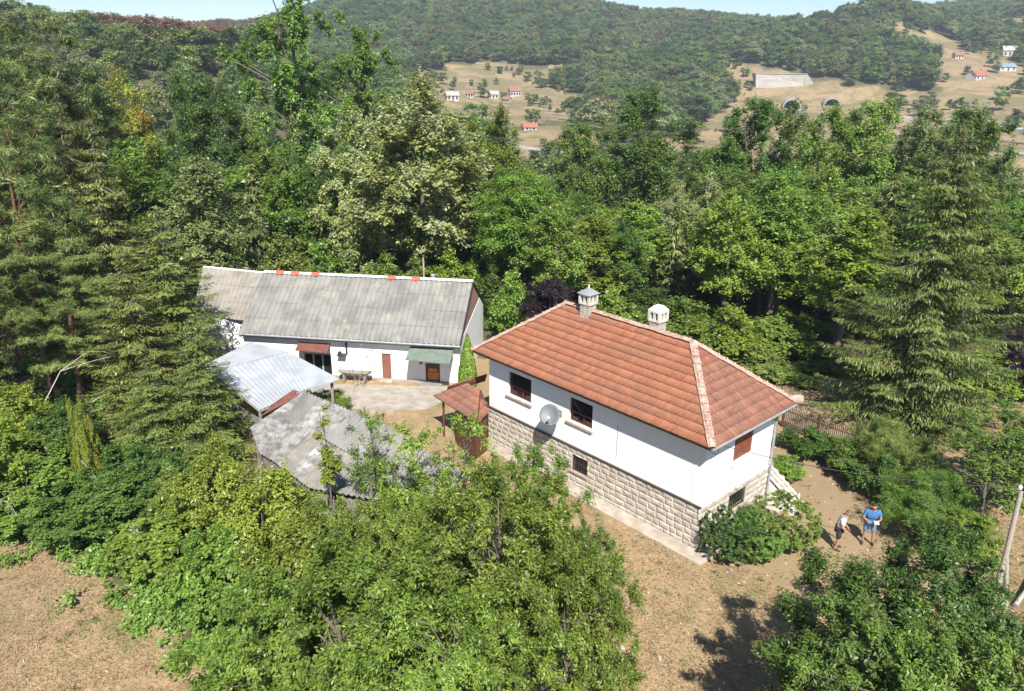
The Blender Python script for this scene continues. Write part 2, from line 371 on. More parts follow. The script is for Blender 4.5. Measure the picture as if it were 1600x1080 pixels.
def spruce(key, seed, H=12., W=6., whorl=.42, nb=7, twig=.34, step=.16, base=.08, power=.85, hang=.6, asp=.2, droopb=.35):
    rng = np.random.RandomState(seed); mb = MB(); P = []; T = []; N = []; tt = []
    mb.tube([(0, 0, -.2), (0, 0, H * .5), (0, 0, H)], [H * .016, H * .009, .015], 7)
    z = H * base
    while z < H * .985:
        t = (z - H * base) / (H * (1 - base)); L_ = W / 2 * (1 - t) ** power * rng.uniform(.85, 1.1) + .12
        n_ = max(4, int(nb * (.6 + .4 * (1 - t)))); a0 = rng.uniform(0, 6.28)
        for k in range(n_):
            an = a0 + 6.283 * k / n_ + rng.uniform(-.25, .25); l = L_ * rng.uniform(.45, 1.2); dv = np.array([math.cos(an), math.sin(an), 0]); sd_ = np.array([-dv[1], dv[0], 0])
            zz = z + rng.uniform(-.3, .3); dr = droopb * rng.uniform(.3, 1.5); ns = max(2, int(l / step)); bt = rng.uniform(0, 1)
            end = None
            for s in range(ns):
                q = (s + .6) / ns; r_ = l * q; dz = -dr * l * q * (1.2 - q * .75) + (.12 * l * q ** 3)
                c_ = np.array([0, 0, zz + dz]) + dv * r_
                wd = .32 * l * (1 - q) ** .6 * (q + .25) + .12
                m_ = max(2, int(wd / .075))
                for side in (-1, 1):
                    o_ = rng.uniform(0.0, wd * rng.uniform(.6, 1.3), m_)[:, None]
                    pp = c_ + sd_ * side * o_ + dv * (o_ * .35); pp[:, 2] -= o_[:, 0] * .35 + rng.uniform(0, .1, m_)
                    P.append(pp); tv = np.tile(sd_ * side * .6 + dv * .8 + np.array([0, 0, -hang]), (m_, 1)) + rng.normal(size=(m_, 3)) * .3
                    T.append(tv); N.append(np.tile(np.array([0, 0, .9]) + dv * .5, (m_, 1)) + rng.normal(size=(m_, 3)) * .45); tt.append(np.clip(.4 * bt + rng.uniform(0, .6, m_), 0, 1))
            if k % 2 == 0: mb.tube([(0, 0, zz), tuple(np.array([0, 0, zz - droopb * l * .45]) + dv * l * .55), tuple(np.array([0, 0, zz - droopb * l * .45]) + dv * l * .95)], [.035, .02, .008], 4, cap=False)
        z += whorl * rng.uniform(.8, 1.2) * (.55 + .45 * (1 - t))
    P = np.concatenate(P); T = np.concatenate(T); N = np.concatenate(N); tt = np.concatenate(tt)
    V, Q = leaves(rng, P, N, twig, asp, .04, T)
    PROTO[key] = (mb.mesh('trunk', BARK), np_mesh('crown', V, Q, [LF['spruce']], tint=tt), H, W)
def plant(key, loc, H, W, mat, name, label, cat, group=None, rz=None, single=False):
    tm, cm, h0, w0 = PROTO[key]
    o = empty(name, loc, rz if rz is not None else random.uniform(0, 6.28), label, cat, group)
    o.scale = (W / w0, W / w0, H / h0)
    for nm, me in (('trunk', tm), ('crown', cm)):
        c_ = link(nm, me, o)
        if nm == 'crown': c_.material_slots[0].link = 'OBJECT'; c_.material_slots[0].material = LF[mat]
    return o
def place(key, px, d, top, wpx, mat, name, label, cat='tree', group=None, rz=None, hmin=.5):
    """stand a plant at bearing px and ground distance d, tall enough to reach the height read off the photo"""
    k = (px - 800) / F_PX
    y = d
    for _ in range(12):
        z = gzf(k * y, y); a_, b_ = proj(k * y, y, z); X_ = k * y * 1.0
        k = k + (px - a_) / F_PX * .9 / 1.0 * (1.0)
    x = k * y; z = gzf(x, y); h = hmin
    while proj(x, y, z + h)[1] > top and h < 60: h += .1
    dist = math.hypot(math.hypot(x, y), CAM_H - z - h / 2)
    return plant(key, (x, y, z), h, wpx * dist / F_PX, mat, name, label, cat, group, rz)

broad('linden', 11, 14, 8, 120, 560, .22, .1, .13, .55, limbs=10, lo=.5)
broad('tall1', 61, 15, 7.5, 120, 330, .21, .1, .12, limbs=22, lo=.2, flat=1.0, asym=.3, cflat=.95)
broad('tall2', 62, 15, 8, 110, 330, .21, .14, .12, limbs=26, lo=.2, flat=1.0, asym=.35, cflat=.95)
broad('big1', 12, 14, 9, 110, 480, .2, .22, .13, limbs=18)
broad('big2', 13, 14, 9, 120, 450, .2, .15, .12, limbs=16, lo=.5)
broad('open', 14, 20, 8.5, 78, 460, .23, .30, .095, limbs=34, lo=.1, cflat=1.0, flat=1.0, asym=.35)
broad('open2', 15, 16, 9, 80, 360, .24, .28, .11, limbs=30, lo=.25)
broad('mid1', 16, 11, 7.5, 60, 320, .24, .12, .16, limbs=8)
broad('mid2', 17, 11, 7, 55, 340, .24, .1, .17, limbs=8, lo=.5)
broad('mid3', 18, 12, 6.5, 60, 300, .24, .1, .15, limbs=8, asym=.3)
broad('fruit1', 21, 6, 6.5, 150, 430, .11, .12, .072, .38, limbs=40, lo=.3, rad=.5, r0=.13)
broad('fruit2', 22, 6, 6, 135, 430, .11, .12, .075, .38, limbs=40, lo=.35, rad=.5, asym=.28, r0=.12)
broad('sapling', 23, 5, 3.2, 40, 120, .115, .08, .12, .38, limbs=30, lo=.1, rad=.6, r0=.05, asym=.35)
broad('bush1', 24, 3, 3.4, 110, 330, .085, .0, .1, .5, limbs=14, lo=.45, r0=.05, flat=.9)
broad('bush2', 25, 3, 3.4, 100, 360, .1, .0, .11, .55, limbs=14, lo=.4, r0=.05, flat=.9, asym=.3)
broad('vine', 26, 3, 3.6, 100, 360, .105, .0, .095, .75, limbs=10, lo=.45, r0=.05, flat=.9)
broad('ball', 29, 3, 3.4, 330, 150, .065, .0, .042, .5, limbs=8, lo=.7, r0=.05, asym=.04, cflat=.95)
broad('feather', 27, 3, 3.4, 90, 520, .16, .0, .12, .08, limbs=10, lo=.3, r0=.04, up=.1, flat=1.1)
broad('shrub', 28, 4, 4, 50, 200, .2, .0, .17, .55, limbs=6, lo=.4, r0=.06)
broad('pine1', 31, 16, 8, 150, 300, .30, .12, .085, .09, bark=BARKP, limbs=34, lo=.3, flat=.5, up=.9, r0=.2)
broad('pine2', 32, 14, 7, 130, 320, .28, .15, .09, .09, bark=BARKP, limbs=30, lo=.3, flat=.5, up=.9, r0=.17)
spruce('spruce1', 41, 12, 6.4, whorl=.36, nb=8, twig=.2, step=.1, asp=.26, hang=.4)
spruce('spruce2', 42, 14, 8, whorl=.38, nb=9, twig=.21, step=.085, hang=1.5, asp=.2, droopb=.3, power=.6, base=.04)
spruce('sprucefar', 43, 12, 6, whorl=.8, nb=6, twig=.75, step=.5, asp=.32)
rng = np.random.RandomState(7); C = np.array([(0, 0, 3.0), (.1, 0, 2.6), (-.15, .1, 2.8), (.05, -.1, 3.3), (.3, 0, 3.9), (.1, .1, 4.3), (0, 0, 4.7), (.25, -.1, 1.7), (-.3, .1, 1.4), (.35, 0, 1.2), (-.1, 0, .8)])
V_, Q_, t_ = clump_leaves(rng, C, 260, np.array([.42, .38, .36, .34, .2, .2, .14, .24, .22, .22, .3]), .11)
PROTO['stalk'] = (trunk_mesh(rng, 5, 3.5, .05, C, 11, BARK, .1), np_mesh('crown', V_, Q_, [LF['oak']], tint=t_), 5, 1.3)
# conical thuja
rng = np.random.RandomState(5); n_ = 9000; zz = rng.uniform(0, 1, n_); an = rng.uniform(0, 6.28, n_); rr = .5 * (1 - zz) ** .75 * (1 - .25 * (1 - zz) ** 8) * rng.uniform(.75, 1.05, n_)
P_ = np.stack([np.cos(an) * rr, np.sin(an) * rr, zz * 2.4 + .03], 1); N_ = np.stack([np.cos(an), np.sin(an), .4 + 0 * an], 1) + rng.normal(size=(n_, 3)) * .5
V_, Q_ = leaves(rng, P_, N_, .09, .5, .1, np.tile([0, 0, 1.], (n_, 1)) + rng.normal(size=(n_, 3)) * .4)
PROTO['thuja'] = (MB().tube([(0, 0, -.1), (0, 0, 2.2)], [.05, .01], 6).mesh('trunk', BARK), np_mesh('crown', V_, Q_, [LF['bright']], tint=rng.uniform(0, 1, n_)), 2.4, 1.0)

# ------------------------------------------------------------------ building materials
PLASTER = simple('plaster_white', (.86, .86, .85), (.82, .82, .805), (.70, .68, .64), scale=1.2, rough=.9, bmp=.3, bscale=30, stretch=(1.5, 1.5, .4), lo2=.58, hi2=.85, spec=.2, scale2=1.6)
STONE = simple('stone_block', (.52, .47, .405), (.39, .34, .285), (.58, .54, .48), scale=3, rough=.95, bmp=.9, bscale=16, spec=.15, bdist=.03)
MORTAR = simple('stone_mortar', (.40, .34, .28), (.30, .25, .20), scale=6, rough=1, spec=.1)
CONC = simple('concrete_old', (.46, .40, .33), (.34, .29, .23), (.26, .23, .17), scale=2, rough=.95, bmp=.6, bscale=18, spec=.15, bdist=.02)
PAVE = simple('paving_pale', (.40, .355, .31), (.30, .26, .215), (.22, .19, .145), scale=1.6, rough=.95, bmp=.5, bscale=14, spec=.15, bdist=.02)
BROWNW = simple('wood_brown', (.12, .045, .028), (.075, .028, .018), scale=4, rough=.55, bmp=.3, stretch=(6, 6, 1))
BROWND = simple('door_brown', (.24, .095, .065), (.19, .075, .05), scale=3, rough=.6, bmp=.15)
SHUT = simple('shutter_brown', (.24, .07, .04), (.18, .05, .03), scale=3, rough=.5, bmp=.1)
DARKM = simple('dark_iron', (.03, .028, .027), (.05, .04, .035), rough=.6, bmp=0)
GREYM = simple('grey_zinc', (.42, .43, .44), (.34, .35, .36), rough=.45, bmp=.1, metal=.4)
WHITEM = simple('white_paint', (.78, .78, .76), (.68, .67, .64), rough=.6, bmp=.1)
ORANGE = simple('wood_orange', (.62, .20, .03), (.48, .14, .02), rough=.35, bmp=.1, scale=5)
ORW = simple('weathered_board', (.30, .27, .23), (.18, .16, .14), (.38, .35, .31), scale=5, rough=.9, bmp=.6, stretch=(5, 5, 1))
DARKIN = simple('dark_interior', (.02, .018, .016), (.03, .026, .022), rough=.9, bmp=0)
GREENSH = simple('green_sheet', (.20, .24, .19), (.15, .185, .145), rough=.6, bmp=.2, scale=4)
RUST = simple('rusty_sheet', (.22, .085, .06), (.15, .06, .045), (.30, .17, .11), rough=.75, bmp=.4, scale=5)
REDP = simple('faded_red_wall', (.48, .14, .11), (.36, .16, .12), (.45, .36, .27), rough=.9, scale=1.5)
GALV = simple('pale_metal_sheet', (.41, .43, .45), (.33, .35, .37), (.27, .25, .23), scale=1.1, rough=.5, bmp=.15, bscale=6, lo2=.62, hi2=.8)
FIB = simple('fibre_cement', (.26, .25, .23), (.18, .175, .16), (.32, .30, .25), scale=1.1, rough=.95, bmp=.5, bscale=22, stretch=(1, .35, 1), lo2=.5, hi2=.72, spec=.1)
FIB2 = simple('fibre_cement_dark', (.30, .285, .265), (.15, .14, .13), (.44, .43, .41), scale=2.6, rough=.95, bmp=.6, bscale=18, lo2=.5, hi2=.66, spec=.1)
FIB3 = simple('fibre_cement_patched', (.29, .265, .235), (.22, .20, .175), (.17, .15, .125), scale=1.5, rough=.95, bmp=.5, bscale=18, spec=.1)
CREAM = simple('cream_render', (.66, .62, .54), (.52, .47, .39), (.40, .36, .30), scale=5, rough=.9, bmp=.3, scale2=4)
DISH = simple('dish_grey', (.10, .115, .125), (.09, .10, .11), rough=.5, bmp=0)
def tile_mat(name, cols, mortar=(.5, .42, .36)):
    m, nt, p = newmat(name); L = nt.links
    a = nd(nt, 'ShaderNodeAttribute', attribute_name='tint').outputs['Fac']
    c = mixc(nt, ramp(nt, a, .0, .5), cols[0], cols[1]); c = mixc(nt, ramp(nt, a, .5, 1), c, cols[2])
    c = mixc(nt, ramp(nt, noise(nt, 1.1, 6, .7), .42, .66), c, cols[3])
    c = mixc(nt, ramp(nt, noise(nt, 13, 5, .7), .5, .72), c, cols[4])
    L.new(c, p.inputs['Base Color']); p.inputs['Roughness'].default_value = .85; p.inputs['Specular IOR Level'].default_value = .2
    bump(nt, p, noise(nt, 40, 4), .4, .01); return m
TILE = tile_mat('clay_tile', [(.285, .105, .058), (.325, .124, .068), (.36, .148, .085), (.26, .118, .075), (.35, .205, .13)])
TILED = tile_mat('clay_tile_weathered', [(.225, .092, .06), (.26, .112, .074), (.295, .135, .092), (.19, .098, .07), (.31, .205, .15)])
RIDGET = simple('ridge_tile_pale', (.36, .22, .16), (.31, .15, .10), (.46, .38, .32), scale=5, rough=.9, bmp=.4, lo2=.45, hi2=.6, scale2=6)
MORT = simple('ridge_mortar', (.44, .34, .28), (.36, .25, .20), (.30, .16, .12), scale=7, rough=.95, bmp=.6, lo2=.55, hi2=.7, scale2=4)
m, nt, p = newmat('window_glass'); p.inputs['Base Color'].default_value = (.012, .012, .014, 1); p.inputs['Roughness'].default_value = .08; GLASS = m
m, nt, p = newmat('brick_wall'); br = nd(nt, 'ShaderNodeTexBrick', Scale=1.0); tc = nt.nodes.new('ShaderNodeTexCoord')
br.inputs['Brick Width'].default_value = .26; br.inputs['Row Height'].default_value = .075; br.inputs['Mortar Size'].default_value = .008
br.inputs['Color1'].default_value = (.42, .17, .09, 1); br.inputs['Color2'].default_value = (.30, .11, .06, 1); br.inputs['Mortar'].default_value = (.42, .36, .29, 1)
cx = nt.nodes.new('ShaderNodeSeparateXYZ'); cb = nt.nodes.new('ShaderNodeCombineXYZ'); nt.links.new(tc.outputs['Object'], cx.inputs[0])
nt.links.new(cx.outputs[1], cb.inputs[0]); nt.links.new(cx.outputs[2], cb.inputs[1]); nt.links.new(cb.outputs[0], br.inputs['Vector'])
nt.links.new(br.outputs[0], p.inputs['Base Color']); p.inputs['Roughness'].default_value = .95; BRICK = m

RNG = np.random.RandomState(77)
def wall(mb, ax, c0, c1, a0, a1, z0, z1, holes=(), mi=0):
    """wall slab; ax 'x' runs along x between y c0..c1, ax 'y' runs along y between x c0..c1; holes (a,b,z,z)"""
    A = sorted({a0, a1} | {h[0] for h in holes} | {h[1] for h in holes}); Zs = sorted({z0, z1} | {h[2] for h in holes} | {h[3] for h in holes})
    for i in range(len(A) - 1):
        run = None
        for j in range(len(Zs) - 1):
            am, zm = (A[i] + A[i + 1]) / 2, (Zs[j] + Zs[j + 1]) / 2
            if any(h[0] < am < h[1] and h[2] < zm < h[3] for h in holes): continue
            if ax == 'x': mb.box(A[i], A[i + 1], c0, c1, Zs[j], Zs[j + 1], mi)
            else: mb.box(c0, c1, A[i], A[i + 1], Zs[j], Zs[j + 1], mi)
def tiles(name, e0, e1, t1, t0, course, width, mat, parent, thick=.052, over=.0):
    """clay tiles on the plane e0-e1 (eave) t0-t1 (top, may be shorter)"""
    e0, e1, t0, t1 = [np.array(q, float) for q in (e0, e1, t0, t1)]
    s_ = e1 - e0; Ls = np.linalg.norm(s_); s_ /= Ls
    up = (t0 - e0) - s_ * ((t0 - e0) @ s_); T = np.linalg.norm(up); up /= T; n_ = np.cross(s_, up)
    a_ = (t0 - e0) @ s_; b_ = (t1 - e0) @ s_
    nr = max(1, int(round(T / course))); dt = T / nr; nc = int(math.ceil(Ls / width)); V = []; Q = []; tt = []
    prof = np.array([(0, .2), (.12, 1), (.3, .25), (.5, .1), (.62, .85), (.8, .25), (1, .15)])
    for r in range(nr):
        y0, y1 = r * dt - (.03 if r else .05), min((r + 1) * dt + .01, T)
        rt_ = RNG.uniform(-.08, .08)
        for c in range(-1, nc + 1):
            x0 = c * width + (width / 2 if r % 2 else 0); x1 = x0 + width
            lim = lambda y: (a_ * max(y, 0) / T, Ls + (b_ - Ls) * max(y, 0) / T)
            l0, r0 = lim(y0); l1, r1 = lim(y1)
            if x1 < l0 or x0 > r0: continue
            off = RNG.uniform(-.004, .007); sk = RNG.uniform(-.006, .006); b = len(V); tv = RNG.uniform(0, 1)
            for (yy, hh, l_, r_) in ((y0 + sk, -.0, l0, r0), (y0 + sk, thick, l0, r0), (y1 + sk, .004, l1, r1)):
                for u_, h_ in prof:
                    x = min(max(x0 + width * u_ * .985, l_), r_)
                    hz = hh + off + (h_ * .03 if hh > 0 else 0)
                    V.append(e0 + s_ * x + up * yy + n_ * hz)
            k = len(prof)
            for j in range(k - 1):
                Q.append((b + j, b + j + 1, b + k + j + 1, b + k + j)); Q.append((b + k + j, b + k + j + 1, b + 2 * k + j + 1, b + 2 * k + j)); tt += [tv, tv]
    me = np_mesh(name, V, Q, [mat], tint=tt)
    return link(name, me, parent)
def caps(name, p0, p1, parent, wd=.105, seg=.36, mats=(None,)):
    """half round ridge tiles bedded in mortar"""
    mb = MB(); p0, p1 = Vector(p0), Vector(p1); d = (p1 - p0); L_ = d.length; d.normalize(); sd_ = d.cross(Vector((0, 0, 1))).normalized(); up = sd_.cross(d)
    n = max(1, round(L_ / seg)); st = L_ / n
    for i in range(n):
        a = p0 + d * (i * st - .03); b = p0 + d * ((i + 1) * st); r0, r1 = wd * 1.12, wd * .92; vs = []; k = 7; j = RNG.uniform(-.008, .008)
        for q, r in ((a, r0), (b, r1)):
            for s in range(k):
                an = math.pi * s / (k - 1); vs.append(q + sd_ * math.cos(an) * r + up * (math.sin(an) * r * .8 + j - .01))
        mb.add(vs, [(s, s + 1, k + s + 1, k + s) for s in range(k - 1)] + [tuple(range(k - 1, -1, -1))], 0)
        # mortar collar
        vs = []
        for q, r in ((a - d * .025, r0 * 1.03), (a + d * .035, r0 * 1.06)):
            for s in range(k):
                an = math.pi * s / (k - 1); vs.append(q + sd_ * math.cos(an) * r * 1.05 + up * (math.sin(an) * r * .86 + .002 + RNG.uniform(-.006, .008)))
        mb.add(vs, [(s, s + 1, k + s + 1, k + s) for s in range(k - 1)], 1)
    for sg in (-1, 1):   # mortar fillets beside the caps
        pts = [p0 + d * (L_ * i / (n * 2)) + sd_ * sg * wd * 1.1 + up * RNG.uniform(-.02, .012) for i in range(n * 2 + 1)]
        mb.tube(pts, [RNG.uniform(.02, .045) for _ in pts], 5, 1)
    return mb.build(name, [RIDGET, MORT], parent)
def corr(mb, A, B, C, D, pitch=.177, amp=.024, mi=0, rows=3, per=6, shuffle=.01):
    A, B, C, D = [np.array(q, float) for q in (A, B, C, D)]
    n_ = np.cross(B - A, D - A); n_ /= np.linalg.norm(n_)
    if n_[2] < 0: n_ = -n_
    L_ = max(np.linalg.norm(B - A), np.linalg.norm(C - D)); nw = max(2, int(L_ / pitch)); ns = nw * per
    sh = RNG.uniform(-shuffle, shuffle, (rows, int(nw / 5) + 2))
    for r in range(rows):
        t0, t1 = r / rows, (r + 1) / rows + (.03 if r < rows - 1 else 0); vs = []
        for side in (0, 1):
            for (t, lift) in ((t0, .022 if r else 0.), (t1, 0.)):
                for i in range(ns + 1):
                    s = i / ns; P = (A * (1 - s) + B * s) * (1 - t) + (D * (1 - s) + C * s) * t
                    o_ = amp * math.sin(2 * math.pi * i / per) + lift + sh[r, int(i / per / 5)] - side * .012
                    vs.append(P + n_ * o_)
        k = ns + 1
        fs = [(i, i + 1, k + i + 1, k + i) for i in range(ns)] + [(2 * k + i + 1, 2 * k + i, 3 * k + i, 3 * k + i + 1) for i in range(ns)]
        fs += [(i + 1, i, 2 * k + i, 2 * k + i + 1) for i in range(ns)]
        mb.add(vs, fs, mi)
def stones(mb, ax, c, sgn, a0, a1, z0, z1, rows, holes=(), mi=0):
    """rough faced blocks; ax 'x': face at y=c, ax 'y': face at x=c; sgn outward"""
    h = (z1 - z0) / rows
    for r in range(rows):
        a = a0 - RNG.uniform(0, .25) if r % 2 else a0
        while a < a1:
            wd = RNG.uniform(.28, .6); b0, b1 = max(a, a0), min(a + wd, a1); a += wd
            zz0, zz1 = z0 + r * h, z0 + (r + 1) * h
            if b1 - b0 < .06: continue
            segs = [(b0, b1, zz0, zz1)]
            for (ha, hb_, hz0, hz1) in holes:
                ns_ = []
                for (p, q, u_, v_) in segs:
                    if q <= ha or p >= hb_ or v_ <= hz0 + .01 or u_ >= hz1 - .01: ns_.append((p, q, u_, v_)); continue
                    if p < ha - .04: ns_.append((p, ha, u_, v_))
                    if q > hb_ + .04: ns_.append((hb_, q, u_, v_))
                    if u_ < hz0 - .03: ns_.append((max(p, ha), min(q, hb_), u_, hz0))
                    if v_ > hz1 + .03: ns_.append((max(p, ha), min(q, hb_), hz1, v_))
                segs = ns_
            for (p, q, u_, v_) in segs:
                g = .01; p += g; q -= g; u2, v2 = u_ + g, v_ - g
                if q - p < .04 or v2 - u2 < .03: continue
                i_ = min(.03, (q - p) * .3, (v2 - u2) * .3); dp = RNG.uniform(.02, .038); vs = []
                for (s_, t_, d_) in [(p, u2, 0), (q, u2, 0), (q, v2, 0), (p, v2, 0), (p + i_, u2 + i_, dp), (q - i_, u2 + i_, dp + RNG.uniform(-.012, .012)), (q - i_, v2 - i_, dp), (p + i_, v2 - i_, dp + RNG.uniform(-.012, .012)), ((p + q) / 2 + RNG.uniform(-.05, .05), (u2 + v2) / 2, dp + .02)]:
                    o_ = c + sgn * d_
                    vs.append((s_, o_, t_) if ax == 'x' else (o_, s_, t_))
                mb.add(vs, [(0, 1, 5, 4), (1, 2, 6, 5), (2, 3, 7, 6), (3, 0, 4, 7), (4, 5, 8), (5, 6, 8), (6, 7, 8), (7, 4, 8)], mi)

# ------------------------------------------------------------------ the house
HL, HW, HB, HE, HR, OV, INS = 11.672, 4.654, 1.807, 4.557, 6.883, .523, 2.512
YAW = math.radians(132.607 - 180); HA = Vector((-1.0324, 32.6803, 0))
house = empty('house', HA, YAW, 'white cottage with a red tiled hip roof, two chimneys and a rough stone base', 'house')
_Rz = Matrix.Rotation(YAW, 3, 'Z')
def H2W(x, y, z): return HA + _Rz @ Vector((x, y, z))
def W2H(p): return _Rz.transposed() @ (Vector(p) - HA)
def house_px(px, py, z): return W2H(at(px, py, z))
w1 = (1.32, 2.78, 2.84, 3.97); w2 = (5.06, 6.34, 2.90, 3.97); bw = (5.38, 6.22, .72, 1.45); rw = (1.88, 3.16, 2.95, 3.88); rb = (1.88, 3.04, .80, 1.50)
mb = MB(); wall(mb, 'x', 0, .25, 0, HL, HB, HE + .02, (w1, w2)); wall(mb, 'y', HL - .25, HL, .25, HW - .25, HB, HE + .02, (rw,))
wall(mb, 'x', HW - .25, HW, 0, HL, HB, HE + .02); wall(mb, 'y', 0, .25, .25, HW - .25, HB, HE + .02)
mb.box(HL - .42, HL + .012, -.012, .3, HB, HE)          # corner pilaster band
mb.build('wall', PLASTER, house)
mb = MB(); mb.box(7.66, 7.675, -.004, .004, 2.15, 3.6); mb.box(.255, HL - .255, .26, HW - .26, 1.9, 1.95)
mb.build('crack', DARKIN, house)
mb = MB(); wall(mb, 'x', -.03, .3, -.03, HL + .03, -.3, HB, (bw,), 1); wall(mb, 'y', HL - .3, HL + .03, .3, HW + .03, -.3, HB, (rb,), 1)
wall(mb, 'x', HW - .3, HW + .03, 0, HL - .3, -.3, HB, (), 1); wall(mb, 'y', -.03, .3, .3, HW - .3, -.3, HB, (), 1)
stones(mb, 'x', -.03, -1, -.05, HL + .06, -.05, HB - .03, 7, (bw,)); stones(mb, 'y', HL + .03, 1, -.05, HW + .05, -.05, HB - .03, 7, (rb,)); stones(mb, 'y', -.03, -1, -.05, HW, -.05, HB - .03, 6)
mb.build('stone_wall', [STONE, MORTAR], house)
mb = MB(); mb.box(-.1, HL + .06, -.10, .0, HB - .025, HB + .012); mb.build('flashing', DARKM, house)
mb = MB(); mb.box(HL + .0, HL + .075, 0.0, HW, HB - .025, HB + .02); mb.build('ledge', WHITEM, house)
def window(pa, x0, x1, z0, z1, label=None):
    f = MB(); y = .10
    f.box(x0, x1, y, y + .06, z1 - .07, z1); f.box(x0, x1, y, y + .06, z0, z0 + .07); f.box(x0, x0 + .07, y, y + .06, z0 + .07, z1 - .07); f.box(x1 - .07, x1, y, y + .06, z0 + .07, z1 - .07)
    zt = z0 + (z1 - z0) * .40; f.box(x0 + .07, x1 - .07, y - .01, y + .05, zt - .035, zt + .035); xm = (x0 + x1) / 2 + .12
    f.box(xm - .03, xm + .03, y - .012, y + .05, z0 + .07, zt - .035)
    f.box(x0 + .16, x0 + .42, y - .02, y + .03, z0 + .1, z0 + .2); f.box(x1 - .4, x1 - .15, y - .02, y + .03, z0 + .1, z0 + .24)
    f.box(x0, x1, y - .03, y + .03, z1 - .05, z1 + .0)
    o = f.build('window', BROWNW, pa)
    MB().box(x0 + .07, x1 - .07, y + .03, y + .04, z0 + .07, z1 - .07).build('pane', GLASS, o)
    MB().box(x0 - .12, x1 + .07, -.09, .1, z0 - .10, z0 - .035).build('sill', CONC, o)
window(house, *w1); window(house, *w2)
def barred(pa, x0, x1, z0, z1, M_=None):
    f = MB(); f.box(x0, x1, .12, .13, z0, z1, 1, M_)
    for i in range(9):
        x = x0 + (x1 - x0) * (i + .5) / 9; f.box(x - .011, x + .011, -.02, .002, z0, z1, 0, M_)
    for z in (z0 + .06, (z0 + z1) / 2, z1 - .06): f.box(x0, x1, .003, .018, z - .015, z + .015, 0, M_)
    o = f.build('window', [DARKM, GLASS], pa); o['label'] = 'small cellar window with vertical iron bars'
    MB().box(x0 - .1, x1 + .1, -.12, .1, z0 - .08, z0 - .005, 0, M_).build('sill', CONC, o)
barred(house, *bw)
RM = Matrix.Translation((HL, 0, 0)) @ Matrix.Rotation(math.pi / 2, 4, 'Z')
barred(house, *rb, RM)
f = MB()
for i in range(9):
    a_ = rw[0] + (rw[1] - rw[0]) * i / 9; f.box(a_ + .006, a_ + (rw[1] - rw[0]) / 9 - .006, .03, .07, rw[2], rw[3], 0, RM)
f.box(rw[0], rw[1], .05, .06, rw[2], rw[3], 0, RM)
o = f.build('shutter', SHUT, house); MB().box(rw[0] - .1, rw[1] + .1, -.08, .1, rw[2] - .17, rw[2] - .04, 0, RM).build('sill', PLASTER, house)
# roof
rf = MB(); e = OV
rf.add([(-e, -e, HE), (HL + e, -e, HE), (HL + e, HW + e, HE), (-e, HW + e, HE), (INS, HW / 2, HR), (HL - INS, HW / 2, HR)],
       [(0, 1, 5, 4), (1, 2, 5), (2, 3, 4, 5), (3, 0, 4), (3, 2, 1, 0)])
roof = rf.build('roof', BROWNW, house)
up_ = .03
E0, E1, E2_, E3 = (-e, -e, HE + up_), (HL + e, -e, HE + up_), (HL + e, HW + e, HE + up_), (-e, HW + e, HE + up_); R0, R1 = (INS, HW / 2, HR + up_), (HL - INS, HW / 2, HR + up_)
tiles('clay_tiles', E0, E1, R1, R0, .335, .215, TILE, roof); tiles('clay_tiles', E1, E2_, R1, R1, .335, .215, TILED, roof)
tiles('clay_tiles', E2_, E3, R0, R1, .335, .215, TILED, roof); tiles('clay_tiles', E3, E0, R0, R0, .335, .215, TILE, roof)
lf = lambda q: (q[0], q[1], q[2] + .045)
caps('ridge_tiles', lf(R0), lf(R1), roof); caps('hip_tiles', lf(E0), lf(R0), roof); caps('hip_tiles', lf(E1), lf(R1), roof); caps('hip_tiles', lf(E2_), lf(R1), roof, .12); caps('hip_tiles', lf(E3), lf(R0), roof)
MB().tube([(HL + e - .1, HW + e - .05, HE + .12), (HL + e + .22, HW + e + .12, HE + .16)], [.16, .2], 8).tube([(HL + e - .3, HW + e - .3, HE + .2), (HL + e + .1, HW + e + .1, HE + .2)], [.1, .16], 8).build('hip_finial', MORT, roof)
fb = MB(); z0, z1 = HE - .09, HE + .03
fb.box(-e - .02, HL + e + .02, -e - .03, -e, z0, z1); fb.box(-e - .03, -e, -e, HW + e, z0, z1); fb.box(-e, HL + e, HW + e, HW + e + .03, z0, z1)
fb.build('fascia', DARKM, house)
g_ = MB(); g_.tube([(HL + e + .05, -e - .05, HE - .03), (HL + e + .05, HW + e, HE - .05)], .055, 8); g_.tube([(HL + e + .04, HW + e - .15, HE - .08), (HL + .12, HW - .03, HE - .42), (HL + .12, HW - .03, .3), (HL + .25, HW - .03, .12)], .05, 8)
g_.build('gutter', GREYM, house)
